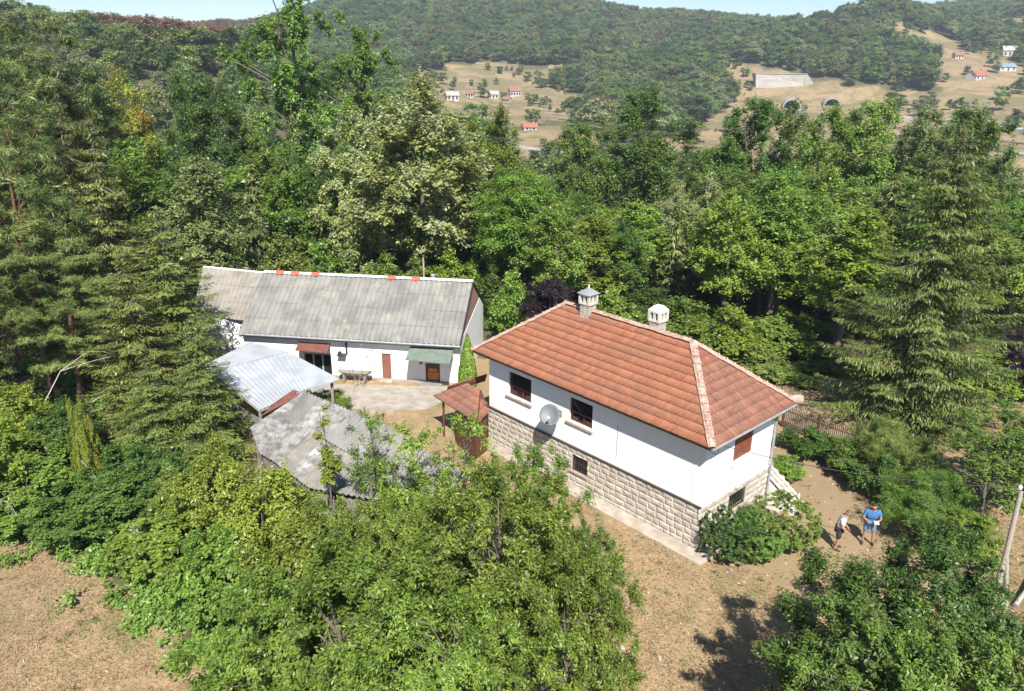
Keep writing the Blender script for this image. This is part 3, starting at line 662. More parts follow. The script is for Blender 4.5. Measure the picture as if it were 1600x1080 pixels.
# chimneys
def chimney(px, py, zc_, cap):
    q = house_px(px, py, zc_); x, y = q.x, q.y; s = .24
    c_ = MB(); c_.box(x - s - .1, x + s + .1, y - s - .1, y + s + .1, zc_ - .55, zc_ - .12, 1)
    top = HR + .36
    n = 7
    for i in range(n):
        a = zc_ - .12 + (top - zc_ + .12) * i / n; b = zc_ - .12 + (top - zc_ + .12) * (i + 1) / n; j = .02 if i % 2 else 0
        k = [x - s, x - s * .25 + RNG.uniform(-.06, .1), x + s * .45 + RNG.uniform(-.08, .08), x + s]
        for t in range(3):
            o_ = RNG.uniform(0, .02); c_.box(k[t] + .004, k[t + 1] - .004, y - s - o_, y + s + o_, a + .006, b - .006, 0)
        c_.box(x - s + .015, x + s - .015, y - s + .015, y + s - .015, a, b, 1)
    ch = c_.build('chimney', [STONE, MORT], house)
    w_ = MB(); w_.box(x - s - .05, x + s + .05, y - s - .05, y + s + .05, top, top + .07)
    h_ = .30
    for (i, j) in ((-1, -1), (1, -1), (1, 1), (-1, 1)): w_.box(x + i * s - .055, x + i * s + .055, y + j * s - .055, y + j * s + .055, top + .07, top + .07 + h_)
    for j in (-1, 1): w_.box(x - .05, x + .05, y + j * s - .04, y + j * s + .04, top + .07, top + .07 + h_); w_.box(x + j * s - .04, x + j * s + .04, y - .05, y + .05, top + .07, top + .07 + h_)
    w_.box(x - s - .055, x + s + .055, y - s - .055, y + s + .055, top + .37, top + .46)
    tz = top + .46
    if cap: w_.add([(x - .36, y - .36, tz), (x + .36, y - .36, tz), (x + .36, y + .36, tz), (x - .36, y + .36, tz), (x, y, tz + .26)], [(0, 1, 4), (1, 2, 4), (2, 3, 4), (3, 0, 4), (3, 2, 1, 0)], 1); w_.tube([(x, y, tz + .2), (x, y, tz + .38)], [.05, .03], 6)
    else:
        w_.add([(x - s - .05, y - s - .05, tz), (x + s + .05, y - s - .05, tz), (x + s + .05, y + s + .05, tz), (x - s - .05, y + s + .05, tz), (x - .14, y - .14, tz + .17), (x + .14, y - .14, tz + .17), (x + .14, y + .14, tz + .17), (x - .14, y + .14, tz + .17)], [(0, 1, 5, 4), (1, 2, 6, 5), (2, 3, 7, 6), (3, 0, 4, 7), (4, 5, 6, 7)])
    w_.build('chimney_pot', [CREAM, GREYM], ch)
    MB().box(x - s + .06, x + s - .06, y - s + .06, y + s - .06, top + .071, top + .36).build('flue', DARKIN, ch)
    return ch
chimney(918, 499, HR - .35, True)['label'] = 'left chimney with a grey peaked cap'; chimney(1026, 527, HR - .35, False)['label'] = 'right chimney with a white domed cap'
# entrance stair behind the right corner
st_ = MB(); y0, y1 = HW + .12, HW + 1.15
for i in range(8): st_.box(HL - .9 + i * .27, HL - .63 + i * .27, y0 + .1, y1, -.05, 1.5 - i * .185, 1)
st_.add([(HL - .9, y0, -.05), (HL + 1.45, y0, -.05), (HL + 1.45, y0, .12), (HL - .9, y0, 1.62), (HL - .9, y0 + .095, -.05), (HL + 1.45, y0 + .095, -.05), (HL + 1.45, y0 + .095, .12), (HL - .9, y0 + .095, 1.62)],
        [(0, 1, 2, 3), (7, 6, 5, 4), (3, 2, 6, 7), (1, 5, 6, 2)], 0)
stair = st_.build('stair', [WHITEM, CONC], house)
ra = MB()
for k in range(3):
    z_ = .35 + k * .24; ra.box(-.02, 2.55, -.02, .02, -.035, .035, 0, Matrix.Translation((HL - .9, y0 + .04, 1.62 + z_ - .12)) @ Matrix.Rotation(math.atan2(1.5, 2.35), 4, 'Y'))
for i in range(4): x = HL - .8 + i * .72; zb = 1.62 - (x - HL + .9) * .638; ra.box(x - .03, x + .03, y0 + .02, y0 + .07, zb - .05, zb + .85)
ra.build('railing', WHITEM, stair)
# apron of old concrete round the foot of the walls
ap = MB(); ap.slab([(-.5, -.75, .10), (HL + .7, -.75, .06), (HL + .7, -.1, .07), (-.5, -.1, .12)], .3); ap.slab([(HL + .09, -.1, .07), (HL + .75, -.1, .06), (HL + .75, HW + .1, .06), (HL + .09, HW + .1, .07)], .3)
tag(ap.build('concrete_apron', CONC, None), 'narrow cracked concrete strip along the foot of the stone wall', 'path', None, 'structure'); bpy.context.scene.objects['concrete_apron'].location = HA; bpy.context.scene.objects['concrete_apron'].rotation_euler = (0, 0, YAW)
# satellite dish
dr = ray(859, 649); dl = _Rz.transposed() @ dr; co = W2H((0, 0, CAM_H)); t_ = (-.62 - co.y) / dl.y; dc = co + dl * t_
dish = empty('satellite_dish', H2W(dc.x, -.0, dc.z), YAW, 'round grey satellite dish on a bracket between the two upper windows', 'satellite dish')
dn = (_Rz.transposed() @ Vector((-.12, -.78, .55))).normalized(); fr = dn.to_track_quat('Z', 'Y').to_matrix(); c0 = Vector((0, -.62, 0))
vs = []; fs = []; nr, ns = 6, 32
for side in (0, 1):
    for i in range(nr + 1):
        for k in range(ns):
            r_ = .46 * i / nr; an = 2 * math.pi * k / ns; vs.append(c0 + fr @ Vector((r_ * math.cos(an) * .92, r_ * math.sin(an), .35 * r_ * r_ - side * .012)))
b_ = (nr + 1) * ns
for i in range(nr):
    for k in range(ns):
        q = (i * ns + k, i * ns + (k + 1) % ns, (i + 1) * ns + (k + 1) % ns, (i + 1) * ns + k); fs.append(q); fs.append(tuple(b_ + j for j in reversed(q)))
for k in range(ns): fs.append((nr * ns + k, nr * ns + (k + 1) % ns, b_ + nr * ns + (k + 1) % ns, b_ + nr * ns + k))
MB().add(vs, fs, 0, True).build('reflector', DISH, dish)
foc = c0 + fr @ Vector((0, -.2, .5)); low = c0 + fr @ Vector((0, -.45, .05))
MB().tube([low, foc], .016, 6).build('receiver_arm', GREYM, dish); MB().tube([c0 + fr @ Vector((0, 0, -.02)), (0, -.3, -.1), (0, .02, -.12)], .03, 8).box(-.1, .1, -.02, .02, -.25, .05).build('arm', GREYM, dish)
MB().tube([foc - fr @ Vector((0, 0, .05)), foc + fr @ Vector((0, 0, .09))], [.045, .055], 8).build('receiver', WHITEM, dish)
# cable bracket at the near corner
bk = empty('cable_bracket', H2W(HL, .1, 4.25), YAW, 'white insulators and looped cable on a bracket under the near roof corner', 'bracket')
MB().tube([(0, 0, .05), (.35, 0, .05), (.35, 0, .2)], .02, 6).build('arm', GREYM, bk); MB().tube([(0, .12, -.05), (.3, .12, -.05)], .015, 6).build('arm', GREYM, bk)
for q in ((.35, 0, .24), (.3, .12, 0), (.18, 0, .12)): MB().tube([Vector(q) - Vector((0, 0, .06)), Vector(q) + Vector((0, 0, .05))], [.045, .03], 8).build('insulator', WHITEM, bk)
MB().tube([(.35, 0, .2), (.4, .05, -.1), (.25, .1, -.28), (.08, .05, -.2), (.02, 0, .1)], .012, 5).build('cable_loop', DARKM, bk)

# ------------------------------------------------------------------ small tiled lean-to at the left wall of the house
lt = empty('tiled_lean_to', (0, 0, 0), 0, 'small lean-to with a red clay tile roof against the left end of the white cottage', 'lean-to')
a0, a1, a2, a3 = at(679, 619, 1.95), at(746, 660, 1.95), at(765, 642, 2.05), at(752, 610, 2.5); a4 = at(731, 600, 2.5)
lr = MB().slab([a0, a1, a3, a4], .05).slab([a1, a2, a3], .05).build('roof', BROWNW, lt)
u3 = Vector((0, 0, .02)); tiles('clay_tiles', a0 + u3, a1 + u3, a3 + u3, a4 + u3, .33, .2, TILED, lr); tiles('clay_tiles', a1 + u3, a2 + u3, a3 + u3, a3 + u3, .33, .2, TILED, lr)
bq = [at(697, 612, 2.1), at(758, 594, 2.35), at(761, 584, 2.75), at(700, 603, 2.5)]
MB().slab(bq, .06).build('back_roof', TILED, lt)
mb = MB(); g1, g2 = a1.copy(), a2.copy(); c1 = a0.lerp(a1, .35)
def board(mb, p, q, z0, z1, n, mi=0, th=.03, gap=.008, jit=0):
    d = Vector((q[0] - p[0], q[1] - p[1], 0)); L_ = d.length; an = math.atan2(d.y, d.x)
    for i in range(n):
        M_ = Matrix.Translation((p[0], p[1], 0)) @ Matrix.Rotation(an, 4, 'Z'); j = RNG.uniform(-jit, jit)
        mb.box(L_ * i / n + gap, L_ * (i + 1) / n - gap, -th / 2, th / 2, z0, z1 + j, mi, M_)
    return mb
inn = (a0 + a1 + a2 + a3) / 4
p1 = a1.lerp(inn, .15); p0 = a0.lerp(inn, .25); p2 = a2.lerp(inn, .12)
pc = p0.lerp(p1, .38)
board(mb, pc, p1, 0, 1.9, 7, 0); board(mb, p1, p2, 0, 1.95, 4, 0)
mb.build('board_wall', BROWNW, lt)
MB().box(-.05, .05, -.05, .05, 0, 1.95, 0, Matrix.Translation((p0.x, p0.y, 0))).build('post', BROWNW, lt); MB().box(-.05, .05, -.05, .05, 0, 2.2, 0, Matrix.Translation((a4.x, a4.y, 0))).build('post', BROWNW, lt)

# ------------------------------------------------------------------ barn
BYAW = math.radians(-7.7); bd = Vector((math.cos(BYAW), math.sin(BYAW), 0)); BL = 12.55; BO = Vector((-2.78, 39.28, 0)) - bd * BL
barn = empty('barn', BO, BYAW, 'long low white barn under a grey corrugated roof with a red patched ridge', 'barn')
_Rb = Matrix.Rotation(BYAW, 3, 'Z')
def W2B(p): return _Rb.transposed() @ (Vector(p) - BO)
def bfront(px, py, yy=0.0):
    c = W2B((0, 0, CAM_H)); d = _Rb.transposed() @ ray(px, py); q = c + d * ((yy - c.y) / d.y); return q
def bat(px, py, z): return W2B(at(px, py, z))
BW_, BZ, BRZ, BRY = 7.0, 2.62, 5.0, 3.6
q0, q1 = bfront(482, 523), bfront(520, 531); d1a, d1b = bfront(595, 552), bfront(613, 598); d2a, d2b = bfront(663, 567), bfront(688, 602); d3a, d3b = bfront(474, 549), bfront(521, 600)
h1 = (d1a.x + .03, d1b.x - .02, .12, d1a.z); h2 = (d2a.x + .05, d2b.x, .06, d2a.z); h3 = (d3a.x, d3b.x, .05, d3a.z - .05)
mb = MB(); wall(mb, 'x', 0, .3, 0, BL, -.2, BZ, (h1, h2, h3)); wall(mb, 'x', BW_ - .3, BW_, 0, BL, -.2, BZ); wall(mb, 'y', 0, .3, .3, BW_ - .3, -.2, BZ)
xr = BL
def gable(x, mb, mi):   # pentagon prism above the eaves
    mb.add([(x - .25, 0, BZ), (x - .25, BW_, BZ), (x - .25, BRY, BRZ - .06), (x, 0, BZ), (x, BW_, BZ), (x, BRY, BRZ - .06)], [(0, 1, 2)[::-1], (3, 4, 5), (0, 2, 5, 3), (1, 4, 5, 2), (0, 3, 4, 1)], mi)
wall(mb, 'y', BL - .3, BL, .3, BW_ - .3, -.2, BZ)
mb.add([(BL - .25, .0, BZ), (BL - .25, BW_, BZ), (BL - .25, BW_ - 1.2, BZ + .75), (BL - .25, 1.2, BZ + .1), (BL, .0, BZ), (BL, BW_, BZ), (BL, BW_ - 1.2, BZ + .75), (BL, 1.2, BZ + .1)], [(4, 5, 6, 7), (3, 2, 1, 0), (4, 7, 3, 0), (7, 6, 2, 3), (6, 5, 1, 2)])
mb.build('wall', PLASTER, barn)
for x_ in (BL - .02, .25): mb = MB(); gable(x_, mb, 0); mb.build('brick_gable', BRICK, barn)
MB().box(0, BL, -.06, -.003, -.1, .16).build('plinth', PAVE, barn)
rf = MB(); xe = BL + .05; rz = BRZ
corr(rf, (-.1, -.34, BZ - .12), (xe, -.34, BZ - .12), (xe, BRY, rz), (-.1, BRY, rz), .30, .034, rows=4, shuffle=.012)
rf2 = corr(rf, (xe, BW_ + .3, BZ - .12), (-.1, BW_ + .3, BZ - .12), (-.1, BRY + .02, rz), (xe, BRY + .02, rz), .30, .034, rows=3)
broof = rf.build('roof', FIB, barn)
rg = MB(); x = -.1
while x < xe - .05:
    l = min(RNG.uniform(.4, 1.1), xe - x); px_ = proj(*(BO + _Rb @ Vector((x, BRY, rz))))[0]
    red = any(a_ < px_ < b_ for a_, b_ in ((424, 438), (455, 466), (483, 493), (594, 612), (620, 650)))
    if red: l = min(l, .5)
    k = 7; vs = []
    for xx in (x + .01, x + l - .01):
        for s in range(k):
            an = math.pi * s / (k - 1); vs.append((xx, BRY + math.cos(an) * (.17 if red else .14), rz + .0 + math.sin(an) * (.13 if red else .1)))
    rg.add(vs, [(s, k + s, k + s + 1, s + 1) for s in range(k - 1)] + [tuple(range(k)), tuple(range(2 * k - 1, k - 1, -1))], 1 if red else 0)
    if red:
        rg.add([(x, BRY - .22, rz - .06), (x + l, BRY - .18 + RNG.uniform(-.08, .06), rz - .03), (x + l, BRY - .1, rz + .07), (x, BRY - .1, rz + .07)], [(0, 1, 2, 3)], 1)
    x += l
rdm = simple('red_ridge_tile', (.50, .11, .07), (.38, .12, .08), rough=.8, scale=5)
rg.build('ridge_cap', [WHITEM, rdm], broof)
MB().tube([(xe - .02, -.36, BZ - .10), (xe - .02, BRY, rz - .03), (xe - .02, BW_ + .3, BZ - .1)], .045, 6).build('verge_board', DARKM, broof)
gt = MB(); gt.tube([(-.1, -.42, BZ - .16), (xe, -.42, BZ - .18)], .065, 8); gt.tube([(xe - .2, -.42, BZ - .2), (BL - .02, -.1, BZ - .5), (BL - .02, -.1, .1)], .045, 8)
gt.build('gutter', GREYM, barn)
MB().box(0, BL, -.3, -.003, BZ - .34, BZ - .30).build('eave_board', simple('eave_grey', (.5, .5, .5), rough=.8), barn)
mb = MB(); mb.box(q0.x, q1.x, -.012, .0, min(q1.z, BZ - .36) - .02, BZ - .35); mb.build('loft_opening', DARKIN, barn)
MB().box(h1[0], h1[1], .08, .13, h1[2], h1[3]).build('door', BROWND, barn)
dr_ = MB(); x0, x1, zz0, zz1 = h2
dr_.box(x0, x1, .06, .14, zz1 - .07, zz1); dr_.box(x0, x0 + .1, .06, .14, zz0, zz1 - .07); dr_.box(x1 - .09, x1, .06, .14, zz0, zz1 - .07)
door = dr_.build('door', BROWNW, barn); door['label'] = 'dark framed door with an orange lower panel and glazed top'
zm = zz0 + (zz1 - zz0) * .52
dp = MB().box(x0 + .1, x1 - .09, .08, .12, zz0 + .05, zm)
for k in range(3): dp.box(x0 + .16, x1 - .15, .066, .08, zz0 + .12 + k * .26, zz0 + .31 + k * .26)
dp.build('panel', ORANGE, door); MB().box(x0 + .1, x1 - .09, .1, .11, zm, zz1 - .07).build('pane', GLASS, door)
MB().box(x0 - .2, x1 + .15, -.5, -.0, -.05, .1).build('door_step', GREYM, barn)
MB().box(h1[0] - .1, h1[1] + .1, -.35, -.0, -.05, .1).build('door_step', CONC, barn)
# glazed porch door under the rusty awning
x0, x1, zz0, zz1 = h3
gp = MB().box(x0, x1, .10, .14, zz0, zz1, 1)
for k in range(4): xk = x0 + (x1 - x0) * k / 3; gp.box(xk - .04, xk + .04, .03, .1, zz0, zz1, 0)
gp.box(x0, x1, .03, .1, zz1 - .1, zz1, 0)
gp.build('glazed_door', [simple('pale_blue_frame', (.30, .42, .46), rough=.6), GLASS], barn)
def awning(name, pts_t, pts_b, zt, mat, drop):
    t0_, t1_ = bfront(*pts_t[0], -.02), bfront(*pts_t[1], -.02)
    b0, b1 = bat(*pts_b[0], t0_.z - drop), bat(*pts_b[1], t1_.z - drop)
    mb = MB().slab([b0, b1, t1_, t0_], .04); a = mb.build(name, mat, barn)
    MB().tube([(b0.x + .05, b0.y + .04, b0.z - .03), (t0_.x + .05, -.0, t0_.z - .55)], .018, 5).build('bracket', DARKM, a); MB().tube([(b1.x - .05, b1.y + .04, b1.z - .03), (t1_.x - .05, -.0, t1_.z - .55)], .018, 5).build('bracket', DARKM, a)
    return a
awning('awning', ((641, 541), (709, 544)), ((633, 562), (703, 568)), 0, GREENSH, .22)['label'] = 'flat green awning over the orange door'
awning('awning', ((467, 534), (516, 537)), ((461, 547), (511, 551)), 0, RUST, .16)['label'] = 'rusty brown awning over the glazed door'
lb = bfront(658, 566); MB().box(lb.x - .05, lb.x + .05, -.14, -.0, lb.z - .08, lb.z + .1).build('wall_lamp', DARKM, barn)
s0 = bfront(541, 533); s1 = bfront(536, 552)
MB().box(s0.x - .04, s0.x + .04, -.1, -.0, s1.z, s0.z).box(s1.x - .25, s1.x + .22, -.4, -.003, s1.z - .04, s1.z).box(s1.x - .2, s1.x - .05, -.3, -.1, s1.z + .003, s1.z + .15).build('wall_shelf', DARKM, barn)
p_ = bat(660, 437, 5.0); MB().tube([(p_.x, BRY + .3, 4.4), (p_.x - .02, BRY + .3, 6.2)], .05, 8).build('roof_pole', simple('pole_wood', (.42, .34, .24)), barn)
MB().tube([(p_.x + .55, BRY + .25, 4.8), (p_.x + .55, BRY + .25, 5.22)], .13, 10).tube([(p_.x + .55, BRY + .25, 5.2), (p_.x + .55, BRY + .25, 5.28)], [.17, .06], 10).build('vent_pipe', GREYM, barn)
# annex at the left end of the barn
ann = empty('barn_annex', BO, BYAW, 'low annex with a pale patched roof joined to the left end of the barn', 'annex')
f0, f1, r1_, r0_ = bat(300, 492, 2.8), (-.13, .55, 2.95), (-.13, BRY - .05, rz - .03), bat(318, 417, 5.0)
fm = MB(); corr(fm, f0, f1, r1_, r0_, .30, .012, rows=3, shuffle=.02)
corr(fm, (r1_[0], 7.3, 2.6), (r0_.x, 7.8, 2.7), r0_, r1_, .30, .02, rows=2)
fm.build('roof', FIB3, ann)
MB().tube([r0_, r1_], .07, 6).build('ridge_cap', WHITEM, ann)
mb = MB(); mb.box(f0.x + .3, -.15, 1.0, 1.2, -.1, 2.85); mb.box(f0.x + .3, f0.x + .5, 1.2, 6.8, -.1, 2.7); mb.build('wall', PLASTER, ann)
# pale sheet gate and leaning panels left of the barn
gtp = [at(322, 548, 0), at(392, 562, 0)]
pg = empty('sheet_gate', (gtp[0].x, gtp[0].y, 0), math.atan2(gtp[1].y - gtp[0].y, gtp[1].x - gtp[0].x), 'pale grey sheet metal gate panels left of the barn', 'gate')
gl = (gtp[1] - gtp[0]).length; mb = MB()
for i in range(5): mb.box(gl * i / 5 + .02, gl * (i + 1) / 5 - .02, -.02, .02, .15, 1.9 + .05 * (i % 2))
mb.build('panel', GALV, pg); mb = MB()
for i in range(6): mb.tube([(gl * i / 5, 0, -.1), (gl * i / 5, 0, 2.15)], .035, 6)
mb.tube([(0, .06, 1.95), (gl, .06, 1.95)], .02, 6); mb.build('frame', GREYM, pg)
cp = at(372, 552, 0); tk = empty('oil_drum', (cp.x, cp.y, 0), .4, 'rusty red drum standing by the gate behind the white shed roof', 'drum')
MB().tube([(0, 0, 0), (0, 0, .04), (0, 0, .3), (0, 0, .32), (0, 0, .6), (0, 0, .62), (0, 0, .88), (0, 0, .9)], [.29, .29, .285, .3, .3, .285, .285, .3], 16).build('body', RUST, tk)
MB().tube([(.1, 0, .9), (.1, 0, .93)], .04, 8).build('bung', DARKM, tk)

# ------------------------------------------------------------------ white metal shed
ms = empty('metal_shed', (0, 0, 0), 0, 'open shed with a low pale sheet metal roof in front of the barn', 'shed')
P1, P2, P3, P4 = at(406, 641, 2.3), at(519, 586, 2.38), at(451, 550, 2.85), at(332, 581, 2.8); P5, P6 = at(391, 534, 2.35), at(316, 572, 2.3); P7, P8 = at(483, 606, 2.36), at(530, 592, 2.12)
P9 = at(488, 613, 2.1)
rf = MB(); corr(rf, P1, P7, P3, P4, .25, .013, rows=1, per=4, shuffle=.006); rf.slab([P7, P2, P3], .02); corr(rf, P6, P4, P3, P5, .25, .013, rows=1, per=4, shuffle=.004)
rf.slab([P9, P8, P2, P7], .02)
msr = rf.build('roof', GALV, ms); MB().tube([P4, P3], .035, 6).build('ridge_seam', GREYM, msr)
mb = MB()
for q in (P1, P7, P2, P3, P4, P5, P6): mb.box(-.06, .06, -.06, .06, -.1, q.z - .06, 0, Matrix.Translation((q.x * .985 + (-12.2) * .015, q.y * .985 + 35 * .015, 0)))
for a, b in ((P1, P4), (P7, P3), (P6, P5), (P1, P7), (P4, P3)): mb.tube([a - Vector((0, 0, .08)), b - Vector((0, 0, .08))], .05, 5)
mb.build('timber_frame', ORW, ms)
mb = MB(); board(mb, P1 + Vector((.1, .1, 0)), P4 + Vector((.1, .0, 0)), 0, 1.7, 18); board(mb, P5 - Vector((0, .3, 0)), P6 + Vector((.2, 0, 0)), 0, 2.0, 16); mb.build('board_wall', ORW, ms)
rq = [at(408, 650, 2.25), at(474, 614, 2.25), at(458, 609, 2.5), at(425, 632, 2.42)]
tag(MB().slab(rq, .03).build('roof_sheet', RUST), 'rusty brown sheet laid between the white and the grey shed roofs', 'roof sheet')

# ------------------------------------------------------------------ grey shed in front
gs = empty('grey_shed', (0, 0, 0), 0, 'old shed with a sagging grey corrugated roof half hidden by fruit trees', 'shed')
a = at(391, 668, 2.45); b = at(476, 611, 2.75); c_ = at(610, 668, 2.7); hh = at(405, 706, 2.2); ff = at(483, 762, 2.15); a2_ = at(420, 650, 2.55)
rf = MB()
mid0, mid1 = at(445, 733, 2.2), at(540, 640, 2.74)
for i_ in range(5):
    for j_ in range(2):
        u0_, u1_, v0_, v1_ = i_ / 5, (i_ + 1) / 5 + .012, j_ / 2, (j_ + 1) / 2 + (.02 if j_ == 0 else 0); dz_ = Vector((0, 0, RNG.uniform(-.03, .05) + .02 * (i_ % 2)))
        bl = lambda u, v: (hh.lerp(ff, u)).lerp(b.lerp(c_, u), v) + dz_
        corr(rf, bl(u0_, v0_), bl(u1_, v0_), bl(u1_, v1_), bl(u0_, v1_), .22, .034, rows=2, mi=[0, 1, 0, 0, 2, 0, 0, 1, 2, 1][i_ * 2 + j_], shuffle=.02)
rf.slab([hh, mid1.lerp(hh, .99), b, a], .02, 0)
k0, k1, k2, k3 = ff, at(677, 797, 2.1), at(728, 742, 2.35), c_
corr(rf, k0, k1, k2, k3, .22, .034, rows=3, mi=1)
rf.build('roof', [FIB2, FIB, FIB3], gs)
mb = MB(); board(mb, hh.lerp(c_, .03), ff.lerp(b, .03), -.1, 2.05, 22, jit=.04); board(mb, ff.lerp(b, .04), k1.lerp(b, .04), -.1, 1.9, 26, jit=.04); board(mb, hh.lerp(c_, .03), a.lerp(c_, .05), -.1, 2.1, 8); board(mb, a.lerp(c_, .03), b.lerp(ff, .05), -.1, 2.4, 20)
mb.build('board_wall', ORW, gs)
rq = hh.lerp(ff, .08); rr_ = hh.lerp(ff, .42)
board(MB(), rq - Vector((.12, .1, 0)), rr_ - Vector((.12, .1, 0)), -.1, 1.2, 1, th=.1).build('red_plinth', REDP, gs)
rq = ff.lerp(hh, .3); board(MB(), rq - Vector((.06, .06, 0)), ff.lerp(hh, .06) - Vector((.06, .06, 0)), 1.35, 2.0, 1).build('opening', DARKIN, gs)
rq = ff.lerp(hh, .22); board(MB(), rq - Vector((.12, .12, 0)), ff - Vector((.12, .12, 0)), .0, 1.5, 3).build('door', simple('pale_blue_board', (.42, .50, .55), (.5, .5, .48)), gs)
fp = (at(690, 822), at(742, 806)); mb = MB(); board(mb, fp[0], fp[1], .0, 1.3, 14, gap=.03, jit=.05)
fo = mb.build('board_panel', DARKM, empty('board_fence', (0, 0, 0), 0, 'dark vertical board fence beside the right corner of the grey shed', 'fence'))

# ------------------------------------------------------------------ yard things
yd = [at(500, 601), at(722, 606), at(705, 622), at(668, 640), at(575, 645), at(500, 625)]
tag(MB().slab([(p.x, p.y, .05) for p in yd][::-1][::-1], .15).build('yard_paving', PAVE), 'pale worn paving in front of the barn', None, None, 'structure')
lb = at(555, 598); lp = empty('log_trough', (lb.x, lb.y, .05), BYAW, 'hollow grey log trough on short legs against the white barn wall', 'trough')
vs = []; n = 10; L_ = 1.9
pts = []
tr = MB(); k = 9
for i in range(n + 1):
    x = -L_ / 2 + L_ * i / n; e_ = 1 - (2 * i / n - 1) ** 6 * .45; r_ = .2 * e_
    for s in range(k): an = math.pi + math.pi * s / (k - 1); vs.append((x, math.cos(an) * r_, .62 + math.sin(an) * r_ + .05 * (2 * i / n - 1) ** 2))
    for s in range(k): an = 2 * math.pi - math.pi * s / (k - 1); vs.append((x, math.cos(an) * r_ * .78, .62 + math.sin(an) * r_ * .72 + .05 * (2 * i / n - 1) ** 2))
K = 2 * k; fs = [(i * K + s, i * K + (s + 1) % K, (i + 1) * K + (s + 1) % K, (i + 1) * K + s) for i in range(n) for s in range(K)] + [tuple(range(K)), tuple(range(n * K + K - 1, n * K - 1, -1))]
tr.add(vs, fs, 0, True).build('trough', ORW, lp)
for sx in (-.6, .6): MB().box(sx - .05, sx + .05, -.15, .15, 0, .45).build('leg', ORW, lp)
def bare(name, loc, H, seed, label, n=9, mat=None, spread=.5, rad=.03, cat='shrub', leafy=0, arch=False):
    rg_ = np.random.RandomState(seed); o = empty(name, loc, 0, label, cat); mb = MB(); tips = []
    def br(p, d, l, r, dep):
        q = p; pts_ = [p]
        for s in range(4):
            d = (d + Vector(rg_.normal(size=3)) * .16 + Vector((0, 0, -.28 if arch else .05))).normalized(); q = q + d * l / 4; pts_.append(q)
        mb.tube(pts_, [r, r * .85, r * .65, r * .5, r * .3], 4, cap=False); tips.append(q)
        if dep:
            for _ in range(3): k_ = rg_.randint(1, 5); br(pts_[k_], (d + Vector(rg_.normal(size=3)) * .7).normalized(), l * .5, r * .5, dep - 1)
    for i in range(n):
        an = rg_.uniform(0, 6.28); br(Vector((0, 0, -.05)), Vector((math.cos(an) * spread, math.sin(an) * spread, 1)).normalized(), H * rg_.uniform(.6, 1), rad, 2)
    mb.build('branches', mat or DEADW, o)
    if leafy:
        C = np.array([tuple(t) for t in tips]); V, Q, t = clump_leaves(rg_, C, leafy, np.full(len(C), .16), .09)
        link('leaves', np_mesh('leaves', V, Q, [LF['olive']], tint=t), o)
    return o
p_ = at(563, 604); bare('bare_shrub', p_, 2.0, 3, 'thin nearly leafless shrub in front of the log trough', 3, spread=.3, rad=.02, leafy=3)
th = at(731, 603); plant('thuja', (th.x, th.y, 0), 3.0, 1.25, 'bright', 'conical_thuja', 'small conical green thuja at the right corner of the barn', 'shrub')
# picket fence behind the house
pf = [at(1222, 668), at(1275, 690), at(1335, 712)]; fe = empty('picket_fence', (0, 0, 0), 0, 'dark weathered picket fence in the shade behind the right end of the house', 'fence'); mb = MB(); pr = MB()
for i in range(2): board(mb, pf[i], pf[i + 1], .08, 1.25, 20, gap=.03, th=.02, jit=.06)
for i in range(2):
    for z_ in (.35, .95): pr.tube([pf[i] + Vector((0, .03, z_)), pf[i + 1] + Vector((0, .03, z_))], .03, 4)
mb.build('pickets', simple('picket_dark', (.10, .08, .065), (.06, .05, .04)), fe); pr.build('rail', BROWNW, fe)
for q in pf: MB().box(-.05, .05, -.02, .08, -.1, 1.4, 0, Matrix.Translation(q)).build('post', BROWNW, fe)

# ------------------------------------------------------------------ pole and wire
pb = at(1548, 952); pt = at(1595, 768, 4.4); pl = empty('utility_pole', pb, 0, 'grey leaning wooden pole with a white insulator near the right edge', 'pole'); v_ = pt - pb
WOODG = simple('pole_grey', (.40, .36, .31), (.28, .25, .21), scale=8, rough=.9, bmp=.6, stretch=(5, 5, 1))
MB().tube([Vector((0, 0, -.2)), v_ * .5 + Vector((.04, 0, 0)), v_], [.10, .085, .07], 12).build('pole', WOODG, pl)
q_ = at(1573, 952) - pb; MB().tube([q_ - Vector((0, 0, .2)), v_ * .46 + Vector((.05, -.05, 0))], [.08, .065], 10).build('prop', WOODG, pl)
MB().tube([v_ - Vector((.0, 0, .1)), v_ + Vector((-.05, 0, .12))], .02, 6).build('hook', DARKM, pl); MB().tube([v_ + Vector((-.05, 0, .08)), v_ + Vector((-.05, 0, .16)), v_ + Vector((-.05, 0, .22))], [.05, .07, .03], 10).build('insulator', WHITEM, pl)
A_ = H2W(HL + .35, .1, 4.45); B_ = pt + Vector((-.05, 0, .15)); wm = MB(); pts = []
for i in range(25): t = i / 24; pts.append(A_.lerp(B_, t) - Vector((0, 0, 4 * .35 * t * (1 - t))))
wm.tube(pts, .013, 5)
tag(wm.build('power_cable', DARKM), 'thin black cable running from the near roof corner to the leaning pole', 'cable')
sl = [at(1585, 950), at(1625, 905)]; tag(MB().tube([sl[0] + Vector((0, 0, .1)), sl[1] + Vector((0, 0, .5))], [.08, .06], 8).build('fallen_log', WOODG), 'short grey log leaning beside the foot of the pole', 'log')

